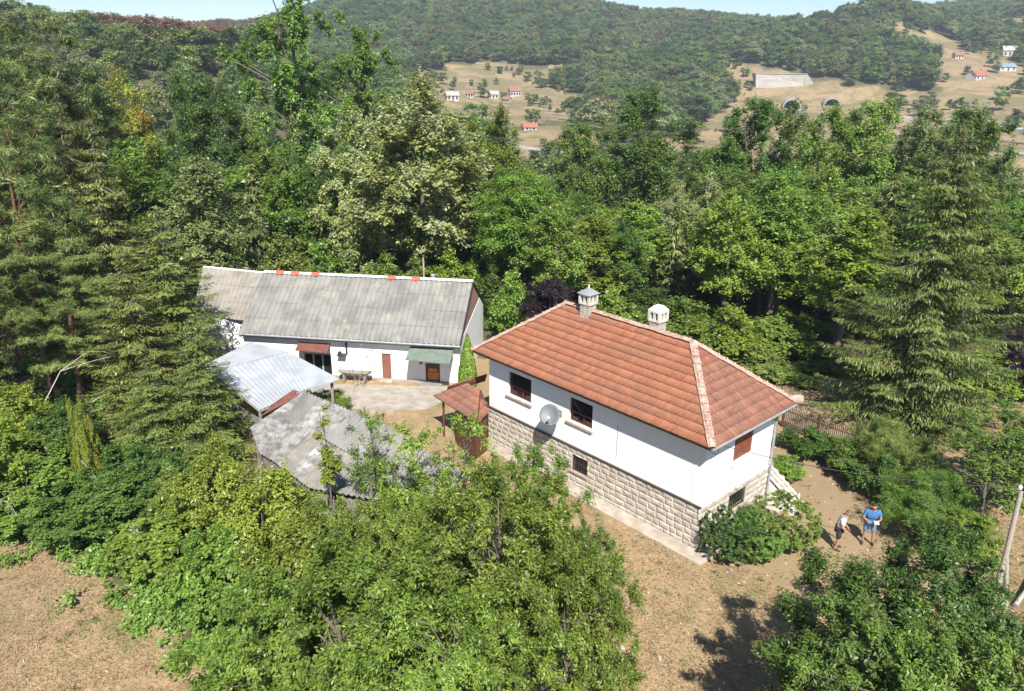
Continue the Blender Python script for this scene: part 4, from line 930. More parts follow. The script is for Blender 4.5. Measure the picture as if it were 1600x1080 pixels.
# ------------------------------------------------------------------ people
SKIN = simple('skin', (.42, .22, .15), (.38, .19, .13), rough=.6, bmp=0); HAIRD = simple('hair_dark', (.03, .024, .02), bmp=0); HAIRG = simple('hair_greying', (.12, .10, .09), bmp=0)
TEE = simple('cotton_white', (.55, .55, .54), (.48, .48, .47), rough=.95, bmp=.2); SHORTSD = simple('cotton_dark', (.03, .033, .045), rough=.95, bmp=.2); BLUES = simple('cotton_blue', (.055, .16, .36), (.045, .13, .31), rough=.95, bmp=.2)
BLUEL = simple('shorts_blue', (.12, .21, .36), (.10, .18, .31), rough=.95, bmp=.2); SHOE = simple('shoe_dark', (.05, .04, .035), bmp=0); PAPER = simple('paper', (.55, .55, .53), bmp=0)
def skin(name, joints, edges, mat, parent, sub=2, root=0):
    me = bpy.data.meshes.new(name); me.from_pydata([j[:3] for j in joints], edges, []); o = bpy.data.objects.new(name, me); COL.objects.link(o)
    sm = o.modifiers.new('s', 'SKIN'); sm.use_smooth_shade = True
    for i, j in enumerate(joints):
        r = j[3]; r = r if isinstance(r, tuple) else (r, r); sv = me.skin_vertices[0].data[i]; sv.radius = r; sv.use_root = (i == root)
    ss = o.modifiers.new('d', 'SUBSURF'); ss.levels = sub; ss.render_levels = sub
    dg = bpy.context.evaluated_depsgraph_get(); ev = o.evaluated_get(dg); m2 = bpy.data.meshes.new_from_object(ev); m2.name = name
    m2.materials.clear(); m2.materials.append(mat); bpy.data.objects.remove(o); bpy.data.meshes.remove(me)
    m2.polygons.foreach_set('use_smooth', np.ones(len(m2.polygons), bool))
    return link(name, m2, parent)
def lerp3(a, b, t): return tuple(a[i] + (b[i] - a[i]) * t for i in range(3))
def person(loc, rz, label, P, mats, hair, paper=False):
    """P: named joints in a frame that faces -y; metres"""
    o = empty('person', loc, rz, label, 'person')
    J = []; E = []
    def add(p, r, par=None):
        J.append((*p, r)); i = len(J) - 1
        if par is not None: E.append((par, i))
        return i
    pel = add(P['pelvis'], (.15, .115)); wa = add(lerp3(P['pelvis'], P['chest'], .45), (.145, .11), pel); ch = add(P['chest'], (.165, .125), wa)
    nb = add(P['neck'], .06, ch); hb = add(lerp3(P['neck'], P['head'], .45), .062, nb); hd = add(P['head'], (.088, .1), hb)
    tp = (P['head'][0] + (P['head'][0] - P['neck'][0]) * .35, P['head'][1] + (P['head'][1] - P['neck'][1]) * .35, P['head'][2] + (P['head'][2] - P['neck'][2]) * .35); add(tp, .07, hd)
    for s, sx in (('L', -1), ('R', 1)):
        sh = add(P['sh' + s], .062, ch); el = add(P['el' + s], .046, sh); wr = add(P['wr' + s], .03, el); h = P['ha' + s]; pm = add(h, (.04, .022), wr)
        hp = add(P['hip' + s], .095, pel); kn = add(P['kn' + s], .062, hp); an = add(P['an' + s], .042, kn)
        f_ = P['an' + s]; hl = add((f_[0], f_[1] + .03, .045), .042, an); ba = add((f_[0] + sx * .015, f_[1] - .13, .035), .04, hl); add((f_[0] + sx * .02, f_[1] - .2, .03), .026, ba)
    body = skin('body', J, E, mats[0], o)
    hd_ = Vector(P['head']); fw = Vector(P.get('face', (0, -1, 0))).normalized(); up = (Vector(P['head']) - Vector(P['neck'])).normalized(); sd_ = fw.cross(up).normalized()
    fm = MB().tube([hd_ + fw * .085 + up * .03, hd_ + fw * .112 - up * .02, hd_ + fw * .09 - up * .035], [.008, .016, .01], 6).build('nose', mats[0], body)
    for s in (-1, 1): MB().tube([hd_ + sd_ * s * .085 - up * .03, hd_ + sd_ * s * .1, hd_ + sd_ * s * .088 + up * .03], [.012, .02, .014], 6).build('ear', mats[0], body)
    for s in (-1, 1): c = hd_ + fw * .088 + sd_ * s * .032 + up * .02; MB().tube([c - sd_ * .012, c + sd_ * .012], .007, 6).build('eye', HAIRD, body)
    MB().tube([hd_ + fw * .09 - up * .06 - sd_ * .022, hd_ + fw * .09 - up * .06 + sd_ * .022], .005, 5).build('mouth', HAIRD, body)
    # fingers and thumb of each hand, curled
    for s, sx in (('L', -1), ('R', 1)):
        w_, h = Vector(P['wr' + s]), Vector(P['ha' + s]); d = (h - w_).normalized(); a_ = d.cross(Vector((0, 1, .2))).normalized(); n_ = a_.cross(d)
        for k in range(4):
            b = h + d * .02 + a_ * (k - 1.5) * .02; l = (.07, .08, .075, .06)[k]; j = [(*b, .0095), (*(b + d * l * .5), .009), (*(b + d * l * .85 + n_ * .02), .008), (*(b + d * l + n_ * .045), .006)]
            skin('finger', j, [(0, 1), (1, 2), (2, 3)], mats[0], body, 1)
        b = w_.lerp(h, .6) - a_ * .03; skin('thumb', [(*b, .012), (*(b + d * .03 - a_ * .025), .011), (*(b + d * .06 - a_ * .03 + n_ * .015), .008)], [(0, 1), (1, 2)], mats[0], body, 1)
    # shirt
    J = []; E = []; pel = add(P['pelvis'], (.19, .165)); wa = add(lerp3(P['pelvis'], P['chest'], .45), (.195, .165), pel); ch = add(P['chest'], (.22, .175), wa); add(lerp3(P['chest'], P['neck'], .7), .1, ch)
    for s in 'LR': sh = add(P['sh' + s], .098, ch); add(lerp3(P['sh' + s], P['el' + s], .7), .072, sh)
    skin('shirt', J, E, mats[1], o)
    J = []; E = []; pel = add(lerp3(P['pelvis'], P['chest'], .02), (.165, .125))
    for s in 'LR': hp = add(P['hip' + s], .108, pel); add(lerp3(P['hip' + s], P['kn' + s], .55), .105, hp); J[-1]; add(lerp3(P['hip' + s], P['kn' + s], .95), .098, len(J) - 1)
    skin('shorts', J, E, mats[2], o)
    for s, sx in (('L', -1), ('R', 1)):
        f_ = P['an' + s]; skin('shoe', [(f_[0], f_[1] + .045, .05, .052), (f_[0] + sx * .01, f_[1] - .08, .045, .05), (f_[0] + sx * .02, f_[1] - .2, .035, .036)], [(0, 1), (1, 2)], SHOE, o, 1)
    hc = hd_ - fw * .015 + up * .045
    skin('hair', [(*(hc - fw * .05 - up * .06), .06), (*hc, .094), (*(hc + up * .03 + fw * .03), .07)], [(0, 1), (1, 2)], hair, o, 2)
    if paper: q = (Vector(P['haL']) + Vector(P['haR'])) / 2 + Vector((0, -.04, .03)); return o, q
    return o
fe_ = at(1306, 858); P = dict(pelvis=(0, .0, .93), chest=(.0, -.06, 1.28), neck=(0, -.12, 1.47), head=(0, -.19, 1.62), face=(0, -.8, -.5), shL=(-.19, -.08, 1.38), shR=(.19, -.08, 1.38), elL=(-.23, -.08, 1.1), elR=(.24, -.08, 1.08),
    wrL=(-.2, -.27, .95), wrR=(.22, -.25, .90), haL=(-.18, -.33, .9), haR=(.2, -.31, .84), hipL=(-.1, 0, .88), hipR=(.1, 0, .88), knL=(-.11, -.03, .48), knR=(.12, -.02, .48), anL=(-.12, .03, .09), anR=(.15, .02, .09))
person((fe_.x, fe_.y, 0), math.radians(62), 'man in a white t-shirt and dark shorts standing on the path, head bent', P, (SKIN, TEE, SHORTSD), HAIRG)
fe_ = at(1354, 849); P = dict(pelvis=(0, .0, .95), chest=(.0, -.03, 1.3), neck=(0, -.06, 1.5), head=(0, -.12, 1.65), face=(0, -.8, -.6), shL=(-.22, -.03, 1.41), shR=(.22, -.03, 1.41), elL=(-.31, -.1, 1.14), elR=(.31, -.1, 1.14),
    wrL=(-.12, -.29, 1.12), wrR=(.12, -.3, 1.13), haL=(-.05, -.33, 1.13), haR=(.05, -.35, 1.15), hipL=(-.11, 0, .9), hipR=(.11, 0, .9), knL=(-.14, -.03, .5), knR=(.15, -.05, .5), anL=(-.17, .02, .09), anR=(.18, .0, .09))
pm, q = person((fe_.x, fe_.y, 0), math.radians(-12), 'man in a blue shirt and light blue shorts holding a sheet of paper', P, (SKIN, BLUES, BLUEL), HAIRD, True)
pp = MB(); M_ = Matrix.Translation(pm.location) @ Matrix.Rotation(math.radians(-12), 4, 'Z') @ Matrix.Translation(q) @ Matrix.Rotation(.5, 4, 'X'); pp.box(.0, .17, -.1, .05, 0, .004, 0, M_)
tag(pp.build('paper_sheet', PAPER), 'white sheet of paper held by the man in blue', 'paper')

# ------------------------------------------------------------------ notable trees and bushes (bearing px, ground distance, top y, width px)
random.seed(3)
T_ = 'tree'
place('linden', 665, 57, 126, 225, 'pale', 'linden_tree', 'tall silvery pale-leaved linden rising behind the middle of the barn roof')
place('linden', 572, 60, 178, 135, 'pale', 'linden_tree', 'smaller pale tree with dry pinkish seed heads left of the silvery linden')
place('big2', 762, 70, 148, 125, 'yellowgreen', 'maple_tree', 'bright yellow-green tree directly right of the silvery linden')
place('big1', 800, 55, 255, 150, 'bright', 'maple_tree', 'fresh green tree behind the gap between barn and house')
place('big2', 905, 60, 300, 150, 'bright', 'maple_tree', 'rounded fresh green tree behind the left chimney')
place('open', 485, 84, -70, 150, 'oak', 'ash_tree', 'very tall dark tree with a bare pale trunk, topping the skyline')
place('open', 585, 92, 5, 130, 'oak', 'ash_tree', 'tall open tree right behind the tallest dark tree')
place('tall2', 1003, 92, 138, 160, 'dark', 'ash_tree', 'dark forked tree standing in front of the valley road')
place('big1', 905, 88, 172, 115, 'oak', 'oak_tree', 'olive green tree left of the dark forked tree')
place('big2', 1072, 62, 262, 120, 'pale', 'linden_tree', 'pale-leaved tree behind the ridge of the red roof')
place('tall1', 1150, 84, 152, 150, 'dark', 'oak_tree', 'broad dark tree in front of the concrete retaining wall')
place('tall2', 1255, 80, 165, 130, 'oak', 'oak_tree', 'sparse yellowish tree below the left tunnel mouth')
place('tall2', 1345, 78, 155, 150, 'oak', 'oak_tree', 'multi-stemmed tree in front of the right tunnel mouth')
place('tall1', 1400, 74, 168, 120, 'grey', 'dry_tree', 'thin greyish tree with visible stems left of the big spruce')
place('tall1', 1458, 78, 165, 125, 'dark', 'oak_tree', 'large dark tree right of the tunnel mouths, tallest at the right')
place('big1', 1560, 60, 300, 140, 'oak', 'oak_tree', 'mid green tree at the right edge below the valley fields')
place('spruce2', 1412, 35.5, 190, 275, 'spruced', 'spruce_tree', 'large spruce with hanging branchlets standing right of the red roofed house')
place('big1', 860, 44.5, 434, 95, 'purple', 'plum_tree', 'dark purple-leaved plum between barn and house')
place('big2', 1597, 38, 505, 95, 'purple', 'plum_tree', 'dark purple-leaved plum at the right edge')
place('big1', 345, 70, 100, 120, 'dark', 'oak_tree', 'dark round tree right of the yellowing tree')
place('big2', 228, 68, 92, 110, 'yellow', 'cherry_tree', 'tree turning yellow at the top on the left')
place('big2', 410, 74, 165, 110, 'oak', 'oak_tree', 'mid green tree left of the tallest dark tree')
place('big1', 150, 62, 70, 150, 'grey', 'oak_tree', 'grey-green broad tree between the pines and the yellowing tree')
place('pine1', 60, 56, -90, 200, 'pine', 'pine_tree', 'tall pine rising past the skyline at the upper left')
place('pine2', 140, 60, 20, 150, 'pine', 'pine_tree', 'bluish pine below the left end of the skyline')
place('pine1', -10, 50, -160, 230, 'pine', 'pine_tree', 'tallest pine at the upper left edge')
place('pine1', 30, 42, -90, 230, 'pine', 'pine_tree', 'huge pine in the top left corner')
place('pine1', 85, 38, 118, 190, 'pine', 'pine_tree', 'pine with a reddish trunk at the left edge')
place('pine2', 10, 33, 330, 190, 'pine', 'pine_tree', 'lower pine at the left edge below the reddish trunk')
place('pine2', 130, 36, 390, 200, 'pine', 'pine_tree', 'spreading grey-green pine behind the bare branches')
place('pine2', -60, 36, 100, 260, 'pine', 'pine_tree', 'pine cut by the left edge of the picture')
place('spruce1', 160, 46, 150, 150, 'spruced', 'spruce_tree', 'slim spruce with a pale dead stem showing, left of centre-left')
place('spruce1', 285, 38, 325, 240, 'spruce', 'spruce_tree', 'spruce whose branches reach over the left end of the barn roof')
place('spruce1', 235, 33.5, 400, 210, 'spruce', 'spruce_tree', 'dense green spruce left of the white shed roof')
place('spruce1', 330, 31.0, 492, 170, 'spruce', 'spruce_tree', 'low spruce touching the corner of the white shed roof')
place('spruce1', 255, 30, 560, 170, 'spruce', 'spruce_tree', 'lowest spruce above the yellow-green hedge')
place('spruce1', 210, 40, 190, 190, 'spruced', 'spruce_tree', 'dark spruce behind the dense green spruce')
# foreground fruit trees
FG = 'plum_tree'
place('fruit1', 775, 16.6, 712, 320, 'apple', FG, 'broad fruit tree filling the bottom centre', hmin=1)
place('fruit2', 560, 15.0, 845, 360, 'apple', FG, 'fruit tree at the bottom left of centre, above the hay meadow edge', hmin=1)
place('fruit2', 885, 15.0, 860, 240, 'apple', FG, 'fruit tree with light leaves reaching over the dry path', hmin=1)
place('fruit1', 705, 13.4, 915, 330, 'apple', FG, 'lowest fruit tree cut by the bottom edge', hmin=1)
place('fruit1', 905, 19.8, 815, 130, 'dark', FG, 'small dark green fruit bush beside the house path', hmin=1)
place('fruit2', 820, 20.5, 700, 170, 'apple', FG, 'fruit tree whose twigs cross the stone wall', hmin=1)
place('sapling', 645, 22, 632, 150, 'apple', 'young_fruit_tree', 'thin fruit tree in front of the grey shed roof')
place('sapling', 835, 21.5, 660, 60, 'apple', 'young_fruit_tree', 'thin upright twigs rising below the satellite dish')
place('sapling', 720, 23.5, 622, 130, 'apple', 'young_fruit_tree', 'sparse fruit tree between grey shed and lean-to')
place('sapling', 585, 24, 612, 90, 'apple', 'young_fruit_tree', 'slender sapling in front of the yard paving')
place('stalk', 527, 23.5, 625, 55, 'yellow', 'young_fruit_tree', 'small bushy sapling with orange tinged leaves over the grey roof')
place('fruit1', 650, 18.4, 775, 180, 'apple', FG, 'leafy fruit tree right in front of the grey shed', hmin=1)
# hedge on the left
B_ = 'bush'
place('bush1', 420, 21.5, 735, 190, 'yellowgreen', 'hazel_bush', 'bright yellow-green bush below the grey shed', B_)
place('bush1', 355, 23.5, 700, 150, 'yellowgreen', 'hazel_bush', 'yellow-green bush between the low spruce and the grey shed', B_)
place('bush2', 470, 18.6, 815, 170, 'yellowgreen', 'hazel_bush', 'yellow-green bush left of the foreground fruit trees', B_)
place('bush1', 562, 21.6, 778, 100, 'apple', 'hazel_bush', 'green bush before the middle of the grey shed front', B_)
place('bush2', 615, 21.2, 772, 110, 'apple', 'hazel_bush', 'green bush before the right half of the grey shed front', B_)
place('bush1', 510, 21.2, 790, 100, 'apple', 'hazel_bush', 'green bush covering the front boards of the grey shed', B_)
place('bush1', 455, 22.6, 772, 95, 'yellowgreen', 'hazel_bush', 'yellow-green bush against the front wall of the grey shed', B_)
place('bush2', 170, 25.2, 745, 170, 'blue', 'elder_bush', 'blue-green bush at the edge of the hay meadow', B_)
place('bush2', 60, 26, 715, 170, 'oak', 'elder_bush', 'leafy bush at the left edge above the meadow', B_)
place('bush1', -20, 26, 660, 170, 'yellowgreen', 'elder_bush', 'light bush cut by the left edge above the meadow', B_)
place('vine', 275, 22.4, 800, 165, 'apple', 'climbing_vine', 'vine covered bush with pale clustered flowers', B_)
place('vine', 362, 19.9, 830, 155, 'apple', 'climbing_vine', 'large-leaved vine thicket right of the pale flowers', B_)
place('vine', 425, 17.4, 905, 160, 'bright', 'climbing_vine', 'vine thicket at the bottom edge of the hay meadow', B_)
place('bush1', 300, 24.5, 735, 130, 'olive', 'elder_bush', 'olive green bush behind the pale flowered vine', B_)
place('vine', 470, 15.2, 945, 190, 'apple', 'climbing_vine', 'leafy thicket at the bottom left of centre', B_)
place('bush2', 225, 26.5, 700, 120, 'dark', 'elder_bush', 'dark bush under the lowest spruce', B_)
place('bush2', 110, 29, 640, 120, 'dark', 'elder_bush', 'dark bush below the bare branches', B_)
place('bush1', 20, 30, 600, 130, 'yellowgreen', 'elder_bush', 'yellowish bush at the left edge beside the bare branches', B_)
place('bush1', 150, 27, 625, 42, 'yellow', 'elder_bush', 'small yellow bush among the dark bushes', B_)
ff_ = at(252, 905); C = np.array([[ff_.x + RNG.uniform(-.9, 1.0), ff_.y + RNG.uniform(-.2, .9), 1.0 + RNG.uniform(0, .9)] for _ in range(45)])
V, Q, t = clump_leaves(RNG, C, 26, np.full(45, .13), .09, .5); tag(link('flower_clusters', np_mesh('flower_clusters', V, Q, [leafmat('flower_cream', (.35, .36, .25), (.62, .60, .46))], tint=t)), 'cream flower heads on the vine at the meadow edge', 'flowers')
# right hand foreground
place('fruit1', 1305, 14.6, 880, 330, 'dark', 'plum_tree', 'dark fruit tree at the bottom right casting a shadow on the dry path', hmin=1)
place('fruit2', 1422, 15.2, 842, 265, 'dark', 'plum_tree', 'fruit tree at the bottom right in front of the two men', hmin=1)
place('fruit1', 1400, 12.6, 975, 300, 'oak', 'plum_tree', 'lighter fruit tree cut by the bottom edge at the right', hmin=1)
place('fruit2', 1500, 14.0, 965, 130, 'dark', 'plum_tree', 'fruit tree left of the foot of the leaning pole', hmin=1)
place('bush1', 1495, 23.5, 800, 100, 'bright', 'elder_bush', 'fresh green bush left of the leaning pole', B_)
place('sapling', 1530, 25, 650, 170, 'oak', 'small_leaved_tree', 'small-leaved tree beside the top of the leaning pole', hmin=1)
place('fruit2', 1580, 27, 640, 170, 'oak', 'small_leaved_tree', 'small-leaved tree at the right edge behind the pole', hmin=1)
place('feather', 1440, 25.2, 745, 150, 'oak', 'tamarisk_bush', 'dark feathery bush behind the man in blue', B_)
place('feather', 1372, 29.5, 655, 110, 'feather', 'tamarisk_bush', 'light feathery bush at the foot of the big spruce', B_)
place('feather', 1425, 29.5, 690, 75, 'feather', 'tamarisk_bush', 'light feathery bush right of the spruce foot', B_)
place('tall2', 1205, 86, 160, 120, 'dark', 'oak_tree', 'dark tree close right of the broad dark one by the retaining wall')
place('tall1', 1300, 84, 168, 110, 'olive', 'oak_tree', 'olive tree directly below the right tunnel mouth')
place('tall1', 1440, 84, 172, 120, 'oak', 'oak_tree', 'mid green tree behind the top of the big spruce')
place('tall2', 1500, 84, 205, 70, 'dark', 'oak_tree', 'dark tree whose crown meets the pale roads at the right')
place('tall2', 1110, 80, 215, 110, 'oak', 'oak_tree', 'mid green tree behind the pale-leaved one')
place('shrub', 1262, 31.5, 672, 75, 'dark', 'garden_shrub', 'dark shrub in front of the left half of the picket fence', B_)
place('shrub', 1318, 29.8, 690, 75, 'dark', 'garden_shrub', 'dark shrub in front of the right half of the picket fence', B_)
place('shrub', 1368, 27.8, 712, 60, 'dark', 'garden_shrub', 'dark shrub between the picket fence and the feathery bushes', B_)
place('ball', 1142, 23.6, 796, 100, 'dark', 'boxwood_bush', 'dark clipped bush at the near corner of the house', B_)
place('ball', 1218, 24.5, 778, 108, 'oak', 'boxwood_bush', 'rounded green bush below the barred cellar window', B_)
place('ball', 1180, 23.7, 806, 90, 'oak', 'boxwood_bush', 'low green bush between the two corner bushes', B_)
place('bush1', 1226, 29.2, 712, 55, 'bright', 'boxwood_bush', 'small fresh green bush beside the stair', B_)
place('feather', 520, 35.5, 612, 70, 'bright', 'tamarisk_bush', 'low soft light green bush at the corner of the white shed', B_)
for (px, d, ty, wp, mt, lb_) in [(1060, 46, 470, 110, 'oak', 'green shrub behind the right chimney'), (1130, 42, 485, 120, 'yellowgreen', 'yellow-green shrub behind the right slope of the roof'), (1200, 44, 500, 110, 'oak', 'green shrub above the right roof corner'), (1010, 50, 455, 100, 'dark', 'dark shrub between the two chimneys'),
                               (950, 47, 455, 90, 'oak', 'green shrub right of the left chimney'), (1265, 44, 540, 70, 'grey', 'greyish shrub by the bare ground behind the fence'), (1180, 41, 545, 95, 'olive', 'olive shrub tight behind the sloping right ridge'), (1225, 40.5, 580, 85, 'oak', 'green shrub beyond the right corner of the roof'), (1300, 42, 560, 90, 'dark', 'dark shrub under the left boughs of the big spruce'), (1150, 46, 500, 110, 'dark', 'dark shrub in the second row behind the right ridge'), (1240, 48, 500, 110, 'oak', 'green shrub in the second row left of the big spruce'), (1550, 38, 560, 110, 'bright', 'fresh green shrub right of the big spruce'), (1480, 42, 560, 120, 'oak', 'green shrub behind the right boughs of the big spruce'), (800, 46, 430, 80, 'bright', 'bright shrub left of the purple plum'), (770, 50, 420, 60, 'dark', 'dark shrub at the right end of the barn')]:
    place('shrub', px, d, ty, wp, mt, 'garden_shrub', lb_, B_)
for i, (px, ty, wp, mt) in enumerate([(305, 405, 70, 'oak'), (350, 388, 80, 'bright'), (400, 398, 80, 'oak'), (450, 372, 95, 'olive'), (505, 385, 90, 'oak'), (555, 380, 90, 'grey'), (610, 402, 80, 'oak'), (700, 395, 85, 'bright'), (742, 412, 60, 'oak'), (655, 408, 70, 'olive')]):
    place('shrub', px, 53 + (i % 3) * 1.5, ty, wp, mt, 'wild_shrub', 'shrub close behind the barn roof, number %d counted from its left end' % (i + 1) if 0 else ['shrub above the left tip of the annex roof', 'fresh green shrub above the annex ridge', 'green shrub where annex and barn roofs meet', 'olive shrub behind the left red ridge patch', 'green shrub left of the middle of the barn ridge', 'greyish shrub behind the middle of the barn ridge', 'green shrub behind the right red ridge patch', 'fresh green shrub behind the right part of the barn ridge', 'small green shrub beyond the right gable of the barn', 'olive shrub behind the wooden pole on the barn ridge'][i], 'shrub')
p_ = at(22, 715); o = bare('dead_bush', p_, 6.6, 8, 'bare pale arching branches of a dead bush at the left', 14, spread=.8, rad=.05, arch=True)
p_ = at(5, 800); bare('dead_bush', p_, 4.2, 9, 'small bare bush at the left edge above the meadow', 6, spread=.8, rad=.03, arch=True)
def deadlimb(px, py, z, seed, lab): p = at(px, py, z); bare('dead_branch', p, 1.6, seed, lab, 3, spread=1.2, rad=.035, cat='branch')
deadlimb(730, 870, 2.2, 31, 'forked dead branch inside the bottom centre fruit tree'); deadlimb(870, 940, 2.0, 33, 'pale dead branches in the lower right of the centre fruit trees'); deadlimb(600, 985, 2.0, 34, 'dead twigs at the bottom of the left fruit tree')
deadlimb(430, 800, 1.8, 35, 'dead twigs in the yellow-green bush')

# ------------------------------------------------------------------ woodland: nearest trees one by one
broad('far1', 51, 10, 7.5, 30, 150, .42, .1, .2, .7, limbs=2); broad('far2', 52, 11, 7, 26, 170, .42, .1, .22, .7, limbs=2, asym=.3); broad('far3', 53, 9, 7.5, 34, 130, .42, .05, .18, .7, limbs=2)
def topline(px): return np.interp(px, [-200, 0, 120, 200, 400, 600, 700, 850, 1000, 1090, 1130, 1500, 1540, 1900], [60, 60, 110, 150, 190, 220, 270, 300, 305, 285, 195, 195, 300, 300])
NOTE = [(o.location.x, o.location.y) for o in SC.objects if o.parent is None and o.type == 'EMPTY' and math.hypot(o.location.x, o.location.y) > 30]
rng = np.random.RandomState(99); cand = []
y = 47.0
while y < 290:
    sp = 3.9 + max(0, y - 60) * .022; x = -y * .78
    while x < y * .78:
        xx, yy = x + rng.uniform(-.42, .42) * sp, y + rng.uniform(-.42, .42) * sp; x += sp
        d = math.hypot(xx, yy); px, py = proj(xx, yy, gzf(xx, yy))
        if px < -120 or px > 1720 or py > 545 or d > 290: continue
        if d < 62 and 380 < px < 745 and py > 455: continue
        if 1230 < px < 1700 and d < 48: continue
        if any((a - xx) ** 2 + (b - yy) ** 2 < 7 for a, b in NOTE): continue
        if bool(is_clear(np.array([xx]), np.array([yy]))[0]): continue
        if d > 150 and px > 640: continue
        cand.append((d, xx, yy, px))
    y += sp
cand.sort(); print('woodland candidates', len(cand))
KN = [('mid1', 'oak'), ('mid2', 'dark'), ('mid3', 'oak'), ('mid1', 'olive'), ('mid2', 'bright'), ('mid3', 'grey'), ('mid1', 'dark'), ('mid2', 'oak'), ('mid3', 'yellowgreen'), ('shrub', 'oak'), ('shrub', 'bright'), ('sprucefar', 'spruced')]
zones = [(300, 'left wooded slope'), (620, 'wood behind the barn'), (1000, 'wood behind the house'), (1300, 'wood behind the red roof'), (9999, 'wood behind the big spruce')]
cn = {'oak': 'mid green', 'dark': 'dark green', 'olive': 'olive green', 'bright': 'fresh green', 'grey': 'greyish green', 'yellowgreen': 'yellow-green', 'spruced': 'dark', 'red': 'russet brown', 'faroak': 'mid green', 'fardark': 'dark green', 'farolive': 'olive green', 'fargrey': 'greyish green'}
NIND = 285; n_ = 0; REST = []
for (d, xx, yy, px) in cand:
    k, mt = KN[rng.randint(len(KN))]; z = gzf(xx, yy)
    hmax = z; lim = topline(px) + rng.uniform(0, 50)
    h = 3.0
    H0 = {'shrub': 5, 'sprucefar': 11}.get(k, rng.uniform(7.5, 12.5))
    while h < H0 and proj(xx, yy, z + h + .3)[1] > (lim if d < 150 else -99): h += .3
    if h < 3.2: h = rng.uniform(2.2, 3.4); k = 'shrub'
    wd = min(h * rng.uniform(.6, .85), 8.5) if k != 'sprucefar' else h * .42
    if k == 'shrub': wd = max(wd, h * .95)
    if n_ < NIND:
        n_ += 1; zn = next(s for lim_, s in zones if px < lim_); nm = {'shrub': 'wild_shrub', 'sprucefar': 'spruce_tree'}.get(k, 'broadleaf_tree')
        kind = {'wild_shrub': 'shrub', 'spruce_tree': 'spruce', 'broadleaf_tree': 'broadleaf tree'}[nm]
        plant(k, (xx, yy, z), h, wd, mt, nm, '%s %s in the %s' % (cn[mt], kind, zn), 'shrub' if k == 'shrub' else 'tree', '%s %ss in the %s' % (cn[mt], kind, zn), rng.uniform(0, 6.28))
    else: REST.append((xx, yy, z, wd, h))

# ------------------------------------------------------------------ far woodland as one mass
FARM = {}
for i, (mt, k) in enumerate([('faroak', 'far1'), ('fardark', 'far2'), ('farolive', 'far3'), ('red', 'far1'), ('fargrey', 'far2'), ('fardark', 'far3')]):
    tm, cm, h0, w0 = PROTO[k]; c2 = cm.copy(); c2.materials.clear(); c2.materials.append(LF[mt]); FARM[i] = (c2, mt, h0, w0)
KEEP = [(708, 8, 155), (733, 8, 152), (771, 9, 152), (806, 10, 150), (829, 10, 203), (1534, 16, 125), (1575, 12, 110), (1577, 9, 88), (1235, 56, 138), (1302, 7, 165)]
pts = [[], [], [], [], [], []]
def farpick(px, py, r):
    if inpoly(px, py, [(150, 5), (440, 8), (440, 82), (240, 76), (150, 55)]) and r.rand() < .75: return 3
    if inpoly(px, py, [(420, 25), (440, 25), (440, 80), (420, 70)]): return 3
    if 860 < px < 1120 and py < 70 and r.rand() < .1: return 3
    g = math.sin(px * .021 + 2 * math.sin(py * .05)) * math.sin(py * .11 + px * .013)
    if g > .35: return int(r.choice([0, 2, 4, 1, 3], p=[.37, .33, .2, .09, .01]))
    if g < -.35: return int(r.choice([1, 5, 0, 4], p=[.45, .3, .2, .05]))
    return int(r.choice([0, 1, 2, 4, 5, 3], p=[.31, .23, .16, .13, .16, .01]))
for (xx, yy, z, wd, h) in REST:
    px, py = proj(xx, yy, z + h / 2); pts[farpick(px, py, rng)].append((xx, yy, z, max(wd, 5.5), max(h, 7)))
d = 150.0
while d < 1250:
    sp = 6.0 + max(0, d - 150) * .0045; n = int(d * 1.42 / sp)
    for k in range(n):
        an = (-.72 + 1.44 * (k + rng.uniform(-.45, .45)) / n); dd = d + rng.uniform(-.5, .5) * sp; xx, yy = dd * math.sin(an), dd * math.cos(an)
        z = gzf(xx, yy); px, py = proj(xx, yy, z)
        if px < -150 or px > 1750: continue
        if d < 290 and px < 640: continue
        if py - 1200 * 12 / dd > 320: continue
        q = np.array([xx]), np.array([yy]); cl = bool(is_clear(*q)[0])
        if cl:
            cn_ = math.sin(xx * .037 + 1.7 * math.sin(yy * .021)) * math.sin(yy * .043 + math.sin(xx * .027)) + .35 * math.sin(xx * .13 + yy * .05)
            if rng.rand() > .06 + (.55 if cn_ > .36 else 0) or any(abs(px - a_) < b_ + 5 and c_ - 12 < py < c_ + 32 for a_, b_, c_ in KEEP): continue
        if 150 <= d < 460 and px > 640 and rng.rand() > .22: continue
        ht = rng.uniform(8, 16) * (1 if not cl else rng.uniform(.25, .7)); wd = ht * rng.uniform(.75, 1.15)
        pts[farpick(px, py - 600 * ht / dd, rng)].append((xx, yy, z - .2, wd, ht))
    d += sp * .9
print('far trees', [len(p) for p in pts])
